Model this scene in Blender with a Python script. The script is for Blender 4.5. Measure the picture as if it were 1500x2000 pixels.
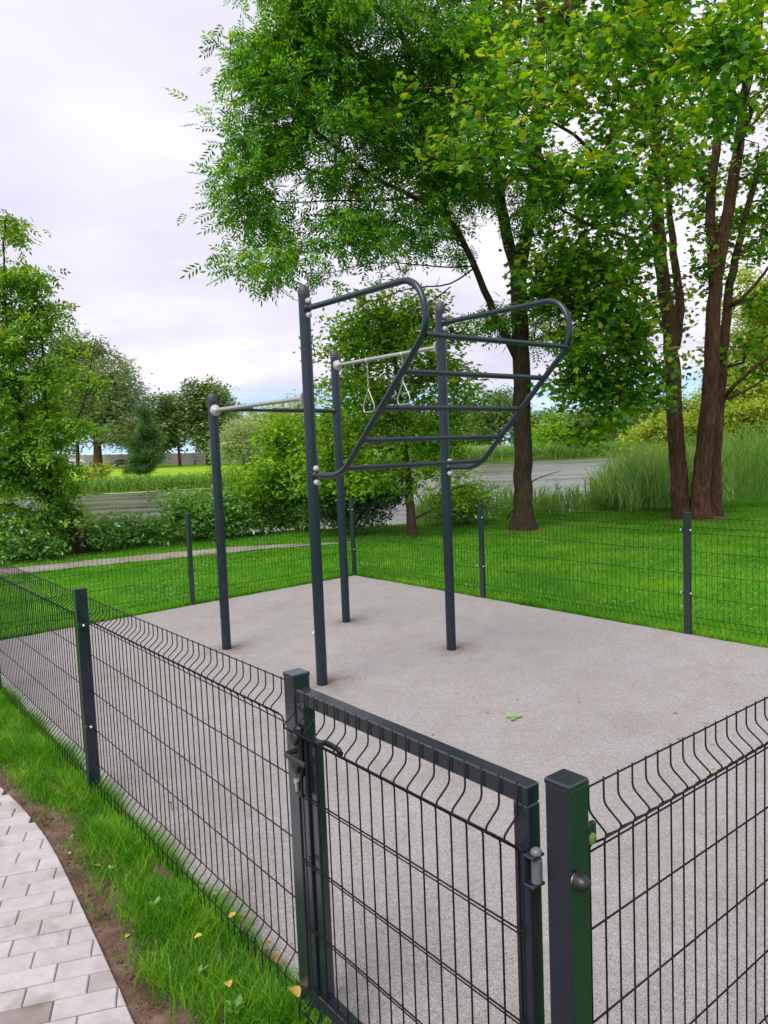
import bpy, bmesh, math, random
import numpy as np
from mathutils import Vector, Matrix

for o in list(bpy.data.objects): bpy.data.objects.remove(o)
scene = bpy.context.scene
COL = scene.collection

# ------------------------------------------------------------------ camera
F, PITCH, ROLL, CH = 1460.07, 0.0798, 0.0401, 1.7163          # calibrated on a 1500 x 2000 photograph
def cam_axes():
    cp, sp = math.cos(PITCH), math.sin(PITCH)
    fwd = np.array([0, cp, -sp]); dn = np.array([0, -sp, -cp]); rt = np.array([1., 0, 0])
    c, s = math.cos(ROLL), math.sin(ROLL)
    return np.array([c*rt + s*dn, -s*rt + c*dn, fwd])
RM = cam_axes(); CAMP = np.array([0, 0, CH])
cd = bpy.data.cameras.new('camera'); cam = bpy.data.objects.new('camera', cd); COL.objects.link(cam)
cd.sensor_fit = 'HORIZONTAL'; cd.sensor_width = 36.0; cd.lens = F/1500*36.0
cd.clip_start = 0.05; cd.clip_end = 5000
m = Matrix.Identity(4)
for i in range(3):
    m[i][0] = RM[0][i]; m[i][1] = -RM[1][i]; m[i][2] = -RM[2][i]; m[i][3] = CAMP[i]
cam.matrix_world = m
scene.camera = cam

# ------------------------------------------------------------------ sky and sun
SUN_EL, SUN_AZ = math.radians(52), math.radians(215)           # azimuth from +Y clockwise: sun behind the camera, to the left
SKYSEED = 12.0
world = bpy.data.worlds.new('World'); scene.world = world; world.use_nodes = True
wn, wl = world.node_tree.nodes, world.node_tree.links
for n in list(wn): wn.remove(n)
out = wn.new('ShaderNodeOutputWorld'); bg = wn.new('ShaderNodeBackground'); bg.inputs[1].default_value = 0.075
sky = wn.new('ShaderNodeTexSky'); sky.sky_type = 'NISHITA'; sky.sun_disc = False
sky.sun_elevation = SUN_EL; sky.sun_rotation = SUN_AZ; sky.air_density = 1.0; sky.dust_density = 0.2; sky.ozone_density = 3.0
tc = wn.new('ShaderNodeTexCoord'); sep = wn.new('ShaderNodeSeparateXYZ'); wl.new(tc.outputs['Generated'], sep.inputs[0])
def wmath(op, a, b=None, clamp=False):
    n = wn.new('ShaderNodeMath'); n.operation = op; n.use_clamp = clamp
    for i, v in enumerate((a, b)):
        if v is None: continue
        if isinstance(v, (int, float)): n.inputs[i].default_value = v
        else: wl.new(v, n.inputs[i])
    return n.outputs[0]
lift = wn.new('ShaderNodeCombineXYZ'); wl.new(sep.outputs[0], lift.inputs[0]); wl.new(sep.outputs[1], lift.inputs[1])
wl.new(wmath('ADD', wmath('MAXIMUM', sep.outputs[2], 0.0), 0.22), lift.inputs[2]); wl.new(lift.outputs[0], sky.inputs[0])
zc = wmath('ADD', wmath('MAXIMUM', sep.outputs[2], 0.0), 0.16)
cx = wmath('DIVIDE', sep.outputs[0], zc); cy = wmath('DIVIDE', sep.outputs[1], zc)
comb = wn.new('ShaderNodeCombineXYZ'); wl.new(cx, comb.inputs[0]); wl.new(cy, comb.inputs[1]); comb.inputs[2].default_value = SKYSEED
def wnoise(scale, detail, rough):
    n = wn.new('ShaderNodeTexNoise'); n.inputs['Scale'].default_value = scale; n.inputs['Detail'].default_value = detail
    n.inputs['Roughness'].default_value = rough; wl.new(comb.outputs[0], n.inputs['Vector']); return n.outputs[0]
n1 = wnoise(0.75, 6, 0.5); n2 = wnoise(0.62, 5, 0.5)
# cover: closed cloud deck that opens towards the horizon
cov = wn.new('ShaderNodeMapRange'); cov.inputs[1].default_value = 0.06; cov.inputs[2].default_value = 0.14
cov.inputs[3].default_value = -0.30; cov.inputs[4].default_value = 0.75; wl.new(sep.outputs[2], cov.inputs[0])
cov.interpolation_type = 'SMOOTHSTEP'
mask = wmath('MULTIPLY', wmath('ADD', wmath('SUBTRACT', n1, 0.30), cov.outputs[0]), 3.2, True)
ramp = wn.new('ShaderNodeValToRGB'); wl.new(n2, ramp.inputs[0])
ramp.color_ramp.elements[0].position = 0.36; ramp.color_ramp.elements[0].color = (4.45, 4.3, 5.3, 1)
ramp.color_ramp.elements[1].position = 0.66; ramp.color_ramp.elements[1].color = (7.5, 7.35, 7.9, 1)
mix = wn.new('ShaderNodeMix'); mix.data_type = 'RGBA'
gain = wn.new('ShaderNodeMix'); gain.data_type = 'RGBA'; gain.blend_type = 'MULTIPLY'; gain.inputs[0].default_value = 1
gain.inputs[7].default_value = (2.1, 1.75, 1.5, 1); wl.new(sky.outputs[0], gain.inputs[6])
wl.new(mask, mix.inputs[0]); wl.new(gain.outputs[2], mix.inputs[6]); wl.new(ramp.outputs[0], mix.inputs[7])
wl.new(mix.outputs[2], bg.inputs[0]); wl.new(bg.outputs[0], out.inputs[0])

sd = bpy.data.lights.new('sun', 'SUN'); sun = bpy.data.objects.new('sun', sd); COL.objects.link(sun)
sd.energy = 1.5; sd.angle = math.radians(38); sd.color = (1.0, 0.95, 0.88)
sdir = Vector((math.sin(SUN_AZ)*math.cos(SUN_EL), math.cos(SUN_AZ)*math.cos(SUN_EL), math.sin(SUN_EL)))
sun.rotation_euler = sdir.to_track_quat('Z', 'Y').to_euler(); sun.location = (-20, -20, 40)

vs = scene.view_settings
vs.view_transform = 'Standard'; vs.look = 'None'; vs.gamma = 1.0; vs.exposure = 1.2; vs.use_curve_mapping = False

# ------------------------------------------------------------------ pixel -> place helpers
TH = 0.9051
U = np.array([-math.cos(TH), math.sin(TH), 0]); V = np.array([math.sin(TH), math.cos(TH), 0]); Z = np.array([0, 0, 1.])
P0 = np.array([0.3334, 1.4063, 0.])                              # hinge post of the gate: corner of the enclosure
def W(u, v, z=0.): return P0 + U*u + V*v + Z*z                   # enclosure coordinates -> world
def ray(x, y): return RM.T @ np.array([(x-750)/F, (y-1000)/F, 1.])
def gnd(x, y, z=0.):
    d = ray(x, y); return CAMP + d*((z-CH)/d[2])
def at(x, y, D):                                                 # point seen at a pixel, D metres ahead
    d = ray(x, y); return CAMP + d*(D/d[1])
rng = np.random.default_rng(7)

# ------------------------------------------------------------------ materials
def mat(name):
    m = bpy.data.materials.new(name); m.use_nodes = True
    nt = m.node_tree; nt.nodes.clear()
    o = nt.nodes.new('ShaderNodeOutputMaterial')
    return m, nt, o
def node(nt, t, **kw):
    n = nt.nodes.new(t)
    for k, v in kw.items():
        if k in n.inputs.keys(): n.inputs[k].default_value = v
        else: setattr(n, k, v)
    return n
def ramp_node(nt, fac, stops):
    r = nt.nodes.new('ShaderNodeValToRGB'); nt.links.new(fac, r.inputs[0])
    e = r.color_ramp.elements
    while len(e) < len(stops): e.new(0.5)
    for i, (p, c) in enumerate(stops):
        e[i].position = p; e[i].color = (*c, 1)
    return r.outputs[0]
def noise(nt, scale, detail=4, rough=0.5, vec=None, dist=0.0):
    n = nt.nodes.new('ShaderNodeTexNoise'); n.inputs['Scale'].default_value = scale; n.inputs['Detail'].default_value = detail
    n.inputs['Roughness'].default_value = rough; n.inputs['Distortion'].default_value = dist
    if vec is None:
        g = nt.nodes.new('ShaderNodeNewGeometry'); vec = g.outputs['Position']
    nt.links.new(vec, n.inputs['Vector']); return n.outputs[0]
def nmath(nt, op, a, b=0.0, clamp=False):
    n = nt.nodes.new('ShaderNodeMath'); n.operation = op; n.use_clamp = clamp
    for i, v in enumerate((a, b)):
        if isinstance(v, (int, float)): n.inputs[i].default_value = v
        else: nt.links.new(v, n.inputs[i])
    return n.outputs[0]
def cmix(nt, fac, a, b, blend='MIX'):
    n = nt.nodes.new('ShaderNodeMix'); n.data_type = 'RGBA'; n.blend_type = blend
    for i, v in ((0, fac), (6, a), (7, b)):
        if isinstance(v, tuple): n.inputs[i].default_value = (*v, 1)
        elif isinstance(v, (int, float)): n.inputs[i].default_value = v
        else: nt.links.new(v, n.inputs[i])
    return n.outputs[2]
def bump(nt, h, strength, dist):
    b = nt.nodes.new('ShaderNodeBump'); b.inputs['Strength'].default_value = strength; b.inputs['Distance'].default_value = dist
    nt.links.new(h, b.inputs['Height']); return b.outputs[0]
def principled(nt, o, color, rough=0.5, normal=None, metal=0.0, spec=0.5, coat=0.0):
    p = nt.nodes.new('ShaderNodeBsdfPrincipled')
    for k, v in (('Base Color', color), ('Roughness', rough)):
        if isinstance(v, tuple): p.inputs[k].default_value = (*v, 1)
        elif isinstance(v, (int, float)): p.inputs[k].default_value = v
        else: nt.links.new(v, p.inputs[k])
    p.inputs['Metallic'].default_value = metal; p.inputs['Specular IOR Level'].default_value = spec
    p.inputs['Coat Weight'].default_value = coat; p.inputs['Coat Roughness'].default_value = .16
    if normal is not None: nt.links.new(normal, p.inputs['Normal'])
    nt.links.new(p.outputs[0], o.inputs[0]); return p

def leaf_material(name, stops, trans=0.42, gloss=0.05, clump=0.5, rough=0.4, nscale=0.9, ndet=2, tboost=(1.5, 1.2, 0.45)):
    m, nt, o = mat(name)
    g = nt.nodes.new('ShaderNodeNewGeometry')
    n = noise(nt, nscale, ndet, .6)
    if ndet > 2: n = nmath(nt, 'ADD', nmath(nt, 'MULTIPLY', nmath(nt, 'SUBTRACT', n, .5), 1.7), .5, True)
    fac = nmath(nt, 'ADD', nmath(nt, 'MULTIPLY', g.outputs['Random Per Island'], 1-clump), nmath(nt, 'MULTIPLY', n, clump))
    c = ramp_node(nt, fac, stops)
    d = node(nt, 'ShaderNodeBsdfDiffuse'); t = node(nt, 'ShaderNodeBsdfTranslucent'); gl = node(nt, 'ShaderNodeBsdfGlossy', Roughness=rough)
    gl.inputs[0].default_value = (0.9, 0.95, 1, 1)
    tcx = cmix(nt, 1.0, c, tboost, 'MULTIPLY')
    nt.links.new(c, d.inputs[0]); nt.links.new(tcx, t.inputs[0])
    m1 = node(nt, 'ShaderNodeMixShader'); m1.inputs[0].default_value = trans
    nt.links.new(d.outputs[0], m1.inputs[1]); nt.links.new(t.outputs[0], m1.inputs[2])
    m2 = node(nt, 'ShaderNodeMixShader'); m2.inputs[0].default_value = gloss
    nt.links.new(m1.outputs[0], m2.inputs[1]); nt.links.new(gl.outputs[0], m2.inputs[2])
    nt.links.new(m2.outputs[0], o.inputs[0]); return m
M = {}
M['ash_leaf'] = leaf_material('ash_leaf', [(0.26, (.022, .105, .014)), (0.43, (.055, .225, .018)), (0.57, (.14, .39, .022)), (0.72, (.31, .54, .028))], trans=.52, gloss=.02, clump=.6, nscale=1.3)
M['maple_leaf'] = leaf_material('maple_leaf', [(0.26, (.022, .105, .010)), (0.43, (.060, .235, .013)), (0.57, (.17, .41, .016)), (0.72, (.42, .54, .025))], clump=0.62, trans=.52, gloss=.022, nscale=1.2)
M['small_leaf'] = leaf_material('small_leaf', [(0.25, (.05, .19, .010)), (0.45, (.14, .38, .014)), (0.62, (.29, .53, .018)), (.8, (.44, .60, .03))], trans=.54, gloss=.02, clump=.55, nscale=1.2)
M['boxelder_leaf'] = leaf_material('boxelder_leaf', [(0.28, (.045, .16, .012)), (0.5, (.14, .35, .016)), (0.75, (.36, .55, .03))], trans=.5, gloss=.02, clump=.6, nscale=1.1)
M['bramble_leaf'] = leaf_material('bramble_leaf', [(0.2, (.075, .24, .030)), (0.5, (.14, .37, .036)), (0.85, (.30, .53, .06))], gloss=0.06, rough=0.28, trans=.45)
M['willow_leaf'] = leaf_material('willow_leaf', [(0.2, (0.090, 0.162, 0.054)), (0.5, (0.156, 0.252, 0.078)), (0.85, (0.264, 0.372, 0.108))], trans=.3, gloss=0.03)
M['silver_leaf'] = leaf_material('silver_leaf', [(0.2, (.20, .33, .12)), (0.5, (.32, .47, .19)), (0.85, (.52, .62, .36))], trans=.4, gloss=.03)
M['yew_leaf'] = leaf_material('yew_leaf', [(0.2, (.025, .085, .018)), (0.5, (.05, .15, .026)), (0.85, (.11, .25, .04))], trans=.3, gloss=.02)
M['far_leaf'] = leaf_material('far_leaf', [(0.2, (0.069, 0.138, 0.034)), (0.5, (0.115, 0.218, 0.046)), (0.85, (0.230, 0.322, 0.069))], trans=.3)
M['lime_leaf'] = leaf_material('lime_leaf', [(0.2, (.22, .36, .015)), (0.5, (.36, .48, .025)), (0.85, (.54, .58, .06))], trans=.5, tboost=(1.2, 1.1, .6))
M['reed_leaf'] = leaf_material('reed_leaf', [(0.15, (.09, .24, .04)), (0.5, (.16, .36, .06)), (0.8, (.28, .46, .09)), (0.95, (.42, .42, .14))], trans=.42, clump=.4, gloss=.02)
M['pale_reed'] = leaf_material('pale_reed', [(0.2, (.13, .31, .06)), (0.5, (.23, .45, .10)), (0.85, (.45, .60, .26))], trans=.45, clump=.35, gloss=.03)
M['reed_dry'] = leaf_material('reed_dry', [(0.2, (.30, .22, .08)), (0.6, (.42, .33, .12)), (0.9, (.5, .42, .2))], trans=.3, clump=.3)
M['grass_near'] = leaf_material('grass_near', [(0.2, (.032, .165, .006)), (0.45, (.075, .295, .009)), (0.65, (.16, .42, .014)), (0.85, (.34, .49, .05)), (.97, (.5, .46, .16))], trans=.4, clump=.5, gloss=.010, tboost=(1.15, 1.05, .6), nscale=5, ndet=4)
M['lawn_blade'] = leaf_material('lawn_blade', [(0.25, (.040, .180, .007)), (0.45, (.085, .31, .010)), (0.6, (.16, .41, .014)), (0.8, (.33, .48, .035))], trans=.4, clump=.62, gloss=.008, tboost=(1.15, 1.05, .6), nscale=.8, ndet=6)
M['weed_leaf'] = leaf_material('weed_leaf', [(0.2, (.10, .26, .04)), (0.6, (.17, .36, .06)), (0.9, (.26, .46, .12))])

def painted(name, col, rough=0.32, coat=0.0, spec=.5):
    m, nt, o = mat(name)
    n = noise(nt, 9, 5, .6); n2 = noise(nt, 180, 3)
    c = cmix(nt, n, col, tuple(min(1, x*1.25+.002) for x in col))
    r = nmath(nt, 'ADD', nmath(nt, 'MULTIPLY', n, 0.16), rough-.08)
    principled(nt, o, c, r, bump(nt, n2, 0.06, 0.001), 0, spec, coat); return m
M['anthracite'] = painted('anthracite_paint', (.010, .015, .024), .22, .55)
M['rig_paint'] = painted('rig_paint', (.007, .014, .025), .27)
M['wire'] = painted('wire_coating', (.003, .004, .006), .5, 0, .22)
M['black_plastic'] = painted('black_plastic', (.012, .012, .014), .38)
M['grey_cap'] = painted('grey_plastic', (.38, .38, .39), .4)
M['post_cap'] = painted('dark_cap', (.035, .034, .04), .5)
M['hinge_grey'] = painted('hinge_plastic', (.10, .105, .115), .35)
M['green_plastic'] = painted('green_plastic', (.13, .21, .05), .45)
def steel():
    m, nt, o = mat('brushed_steel'); n = noise(nt, 60, 4, .6)
    principled(nt, o, cmix(nt, n, (.34, .33, .31), (.46, .45, .43)), nmath(nt, 'ADD', nmath(nt, 'MULTIPLY', n, .2), .32), None, .55); return m
M['steel'] = steel()
def zinc():
    m, nt, o = mat('zinc'); principled(nt, o, (.62, .62, .62), .3, None, .9); return m
M['zinc'] = zinc()

def rubber():
    m, nt, o = mat('rubber_granules')
    g = nt.nodes.new('ShaderNodeNewGeometry')
    v = nt.nodes.new('ShaderNodeTexVoronoi'); v.inputs['Scale'].default_value = 400; nt.links.new(g.outputs['Position'], v.inputs['Vector'])
    s = nt.nodes.new('ShaderNodeSeparateColor'); nt.links.new(v.outputs['Color'], s.inputs[0])
    grain = ramp_node(nt, s.outputs[0], [(0.0, (.15, .142, .14)), (.18, (.278, .264, .260)), (.5, (.37, .352, .348)), (.8, (.44, .42, .415)), (1.0, (.60, .585, .575))])
    big = noise(nt, .55, 5, .55); midn = noise(nt, 4.5, 6, .65); fine = noise(nt, 38, 4, .6)
    f1 = ramp_node(nt, big, [(.3, (.82, .812, .79)), (.7, (.94, .932, .922))])
    f2 = ramp_node(nt, midn, [(.3, (.92, .91, .89)), (.62, (1.03, 1.03, 1.03))])
    f3 = ramp_node(nt, fine, [(.3, (.86, .86, .86)), (.7, (1.1, 1.1, 1.1))])
    c = cmix(nt, 1, cmix(nt, 1, cmix(nt, 1, grain, f1, 'MULTIPLY'), f2, 'MULTIPLY'), f3, 'MULTIPLY')
    dn = noise(nt, 1.1, 7, .7, None, 1.2); dirt = ramp_node(nt, dn, [(.52, (1, 1, 1)), (.62, (.94, .93, .90)), (.75, (.86, .845, .80))])
    c = cmix(nt, 1, c, dirt, 'MULTIPLY')
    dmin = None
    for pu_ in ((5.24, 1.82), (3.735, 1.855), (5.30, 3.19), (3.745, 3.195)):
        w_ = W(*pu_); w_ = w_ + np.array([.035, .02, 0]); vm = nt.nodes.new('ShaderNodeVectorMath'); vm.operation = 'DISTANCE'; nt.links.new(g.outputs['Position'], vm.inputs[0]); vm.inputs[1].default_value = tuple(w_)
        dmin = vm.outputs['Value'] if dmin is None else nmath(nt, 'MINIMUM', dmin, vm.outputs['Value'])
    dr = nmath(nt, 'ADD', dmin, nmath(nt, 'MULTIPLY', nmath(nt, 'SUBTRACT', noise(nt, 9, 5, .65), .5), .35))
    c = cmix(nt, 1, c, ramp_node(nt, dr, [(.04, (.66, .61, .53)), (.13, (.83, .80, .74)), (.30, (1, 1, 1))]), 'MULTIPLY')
    h = nmath(nt, 'ADD', nmath(nt, 'MULTIPLY', v.outputs['Distance'], -1.0), nmath(nt, 'MULTIPLY', fine, .6))
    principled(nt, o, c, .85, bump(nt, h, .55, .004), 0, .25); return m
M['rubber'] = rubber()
def concrete_block():
    m, nt, o = mat('paving_block')
    oi = nt.nodes.new('ShaderNodeObjectInfo')
    base = ramp_node(nt, oi.outputs['Random'], [(0, (.22, .185, .165)), (.06, (.29, .255, .24)), (.13, (.385, .355, .345)), (.3, (.43, .41, .40)), (.5, (.425, .39, .40)), (.7, (.45, .43, .425)), (.85, (.44, .405, .415)), (1, (.48, .455, .45))])
    n = noise(nt, 16, 6, .65); f = noise(nt, 420, 3, .6); st = noise(nt, 5, 4, .6)
    c = cmix(nt, 1, base, ramp_node(nt, n, [(.3, (.86, .85, .83)), (.65, (1.05, 1.05, 1.06))]), 'MULTIPLY')
    c = cmix(nt, 1, c, ramp_node(nt, f, [(.3, (.82, .82, .82)), (.7, (1.12, 1.12, 1.12))]), 'MULTIPLY')
    c = cmix(nt, 1, c, ramp_node(nt, st, [(.32, (.74, .69, .63)), (.48, (1, 1, 1))]), 'MULTIPLY')
    principled(nt, o, c, .8, bump(nt, nmath(nt, 'ADD', f, n), .35, .0015), 0, .3); return m
M['block'] = concrete_block()
def soil():
    m, nt, o = mat('soil')
    n = noise(nt, 7, 6, .7); f = noise(nt, 210, 5, .75); p = noise(nt, 45, 3, .6)
    c = ramp_node(nt, n, [(.3, (.085, .052, .034)), (.5, (.16, .105, .072)), (.7, (.27, .19, .14))])
    c = cmix(nt, 1, c, ramp_node(nt, f, [(.3, (.42, .40, .38)), (.55, (1.0, 1.0, 1.0)), (.72, (1.9, 1.85, 1.75))]), 'MULTIPLY')
    principled(nt, o, c, .95, bump(nt, nmath(nt, 'ADD', f, p), .8, .01), 0, .15); return m
M['soil'] = soil()
def ground_mat():
    m, nt, o = mat('lawn_ground')
    n = noise(nt, .35, 5, .6); f = noise(nt, 24, 5, .7); mow = noise(nt, 2.5, 4, .6)
    c = ramp_node(nt, n, [(.3, (.035, .17, .006)), (.55, (.065, .26, .008)), (.75, (.13, .35, .012))])
    c = cmix(nt, 1, c, ramp_node(nt, f, [(.3, (.55, .55, .55)), (.7, (1.2, 1.2, 1.2))]), 'MULTIPLY')
    c = cmix(nt, 1, c, ramp_node(nt, mow, [(.3, (.8, .82, .8)), (.7, (1.12, 1.1, 1.05))]), 'MULTIPLY')
    principled(nt, o, c, .9, bump(nt, f, .8, .03), 0, .1); return m
M['ground'] = ground_mat()
def far_lawn():
    m, nt, o = mat('meadow_ground')
    g = nt.nodes.new('ShaderNodeNewGeometry'); mp = nt.nodes.new('ShaderNodeMapping'); mp.inputs['Scale'].default_value = (.25, 1, 1)
    nt.links.new(g.outputs['Position'], mp.inputs[0])
    n = noise(nt, .22, 5, .65, mp.outputs[0]); f = noise(nt, 3, 5, .7)
    c = ramp_node(nt, n, [(.3, (.15, .31, .014)), (.5, (.23, .40, .02)), (.72, (.33, .46, .04))])
    c = cmix(nt, 1, c, ramp_node(nt, f, [(.3, (.8, .82, .8)), (.7, (1.12, 1.1, 1.05))]), 'MULTIPLY')
    principled(nt, o, c, .9, bump(nt, f, .6, .08), 0, .1); return m
M['meadow'] = far_lawn()
def gravel():
    m, nt, o = mat('trodden_path')
    n = noise(nt, 1.5, 6, .65); f = noise(nt, 60, 4, .7)
    c = ramp_node(nt, n, [(.3, (.21, .18, .15)), (.6, (.34, .30, .27)), (.8, (.42, .38, .35))])
    c = cmix(nt, 1, c, ramp_node(nt, f, [(.3, (.75, .75, .75)), (.7, (1.15, 1.15, 1.15))]), 'MULTIPLY')
    principled(nt, o, c, .95, bump(nt, f, .6, .01), 0, .15); return m
M['gravel'] = gravel()
WROUGH, WBUMP = .10, .13
def water():
    m, nt, o = mat('pond_water')
    g = nt.nodes.new('ShaderNodeNewGeometry'); mp = nt.nodes.new('ShaderNodeMapping'); mp.inputs['Scale'].default_value = (.5, 1.3, 1)
    nt.links.new(g.outputs['Position'], mp.inputs[0])
    r1 = noise(nt, 2.2, 5, .6, mp.outputs[0]); r2 = noise(nt, .25, 3, .5, mp.outputs[0])
    h = nmath(nt, 'ADD', r1, nmath(nt, 'MULTIPLY', r2, .8))
    c = ramp_node(nt, r2, [(.35, (.040, .050, .018)), (.65, (.058, .062, .024))])
    st = nt.nodes.new('ShaderNodeMapping'); st.inputs['Scale'].default_value = (.05, .22, 1); nt.links.new(g.outputs['Position'], st.inputs[0])
    wr = nmath(nt, 'ADD', nmath(nt, 'MULTIPLY', nmath(nt, 'SUBTRACT', noise(nt, 1.0, 4, .6, st.outputs[0]), .35, True), 1.0), WROUGH)
    principled(nt, o, c, wr, bump(nt, h, WBUMP, .16), 0, 1.0); return m
M['water'] = water()
def bark(name, a, b, c3, moss=None, sc=14):
    m, nt, o = mat(name)
    g = nt.nodes.new('ShaderNodeNewGeometry'); mp = nt.nodes.new('ShaderNodeMapping'); mp.inputs['Scale'].default_value = (1, 1, .22)
    nt.links.new(g.outputs['Position'], mp.inputs[0])
    n = noise(nt, sc, 6, .7, mp.outputs[0], .4); l = noise(nt, 1.6, 4, .6)
    c = ramp_node(nt, n, [(.3, a), (.55, b), (.75, c3)])
    c = cmix(nt, 1, c, ramp_node(nt, l, [(.3, (.7, .7, .7)), (.7, (1.2, 1.15, 1.1))]), 'MULTIPLY')
    if moss:
        ms = noise(nt, 5, 5, .65)
        c = cmix(nt, nmath(nt, 'MULTIPLY', nmath(nt, 'SUBTRACT', ms, .5, True), 3.5, True), c, moss)
    principled(nt, o, c, .9, bump(nt, n, 1.0, .06), 0, .2); return m
M['ash_bark'] = bark('ash_bark', (.028, .019, .012), (.075, .05, .033), (.13, .09, .06), (.07, .09, .015))
M['maple_bark'] = bark('maple_bark', (.035, .018, .011), (.13, .065, .038), (.27, .165, .115), None, 20)
M['dark_bark'] = bark('dark_bark', (.02, .013, .009), (.05, .032, .022), (.10, .065, .045))
M['brown_bark'] = bark('brown_bark', (.06, .035, .022), (.15, .085, .055), (.23, .14, .09))
def wallmat():
    m, nt, o = mat('concrete_wall')
    n = noise(nt, .5, 6, .65); f = noise(nt, 5, 4, .6)
    c = ramp_node(nt, n, [(.3, (.29, .255, .25)), (.7, (.44, .40, .40))])
    c = cmix(nt, 1, c, ramp_node(nt, f, [(.3, (.85, .85, .85)), (.7, (1.1, 1.1, 1.1))]), 'MULTIPLY')
    principled(nt, o, c, .9); return m
M['wall'] = wallmat()
def simple(name, col, rough=.5, metal=0., coat=0.):
    m, nt, o = mat(name); n = noise(nt, 12, 3)
    c = cmix(nt, n, tuple(x*.85 for x in col), tuple(min(1, x*1.12) for x in col))
    principled(nt, o, c, rough, None, metal, .5, coat); return m
M['car_white'] = simple('white_car_paint', (.72, .72, .74), .25, 0, .6)
M['car_dark'] = simple('dark_car_paint', (.022, .026, .035), .2, 0, .6)
M['glass'] = simple('car_glass', (.02, .025, .03), .05)
M['tyre'] = simple('tyre_rubber', (.02, .02, .02), .8)
M['rim'] = simple('wheel_rim', (.5, .5, .52), .3, .8)
M['cloth_white'] = simple('white_cloth', (.75, .74, .72), .9)
M['cloth_dark'] = simple('dark_cloth', (.03, .03, .04), .9)
M['skin'] = simple('skin', (.5, .32, .24), .6)
M['yellow_leaf'] = leaf_material('fallen_yellow', [(.2, (.42, .22, .04)), (.5, (.55, .36, .07)), (.8, (.62, .50, .14))], trans=.2, clump=.3, gloss=.06)
M['brown_leaf'] = leaf_material('fallen_brown', [(.2, (.14, .07, .03)), (.5, (.26, .14, .06)), (.8, (.38, .22, .1))], trans=.15, clump=.3)
M['green_fallen'] = leaf_material('fallen_green', [(.2, (.16, .34, .08)), (.8, (.30, .46, .16))], trans=.2, clump=.3)
M['duckweed'] = simple('duckweed', (.36, .40, .14), .8)

# ------------------------------------------------------------------ mesh helpers
ORIGIN = {}
def new_obj(name, mesh, parent=None, origin=None):
    o = bpy.data.objects.new(name, mesh); COL.objects.link(o)
    if parent is not None: o.parent = parent; ORIGIN[o] = ORIGIN[parent]
    else: ORIGIN[o] = np.zeros(3) if origin is None else np.array(origin, float)
    if parent is None and origin is not None: o.location = origin
    return o
def empty(name, loc, label, cat, group=None):
    o = bpy.data.objects.new(name, None); COL.objects.link(o); o.location = tuple(loc); o.empty_display_size = .1
    ORIGIN[o] = np.array(loc, float); tag(o, label, cat, group); return o
def tag(o, label=None, cat=None, group=None, kind=None):
    if label: o['label'] = label
    if cat: o['category'] = cat
    if group: o['group'] = group
    if kind: o['kind'] = kind
    return o
def raw_mesh(name, verts, faces, material, smooth=False):
    me = bpy.data.meshes.new(name); me.from_pydata([tuple(v) for v in verts], [], faces); me.update()
    if material: me.materials.append(material)
    if smooth: me.polygons.foreach_set('use_smooth', [True]*len(me.polygons))
    return me
def np_mesh(name, verts, loops, starts, totals, material, smooth=False):
    me = bpy.data.meshes.new(name)
    me.vertices.add(len(verts)); me.vertices.foreach_set('co', np.ascontiguousarray(verts, dtype=np.float32).ravel())
    me.loops.add(len(loops)); me.loops.foreach_set('vertex_index', np.ascontiguousarray(loops, dtype=np.int32))
    me.polygons.add(len(starts)); me.polygons.foreach_set('loop_start', np.ascontiguousarray(starts, dtype=np.int32))
    me.polygons.foreach_set('loop_total', np.ascontiguousarray(totals, dtype=np.int32))
    if smooth: me.polygons.foreach_set('use_smooth', np.ones(len(starts), dtype=bool))
    me.update(calc_edges=True); me.validate()
    if material: me.materials.append(material)
    return me
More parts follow.
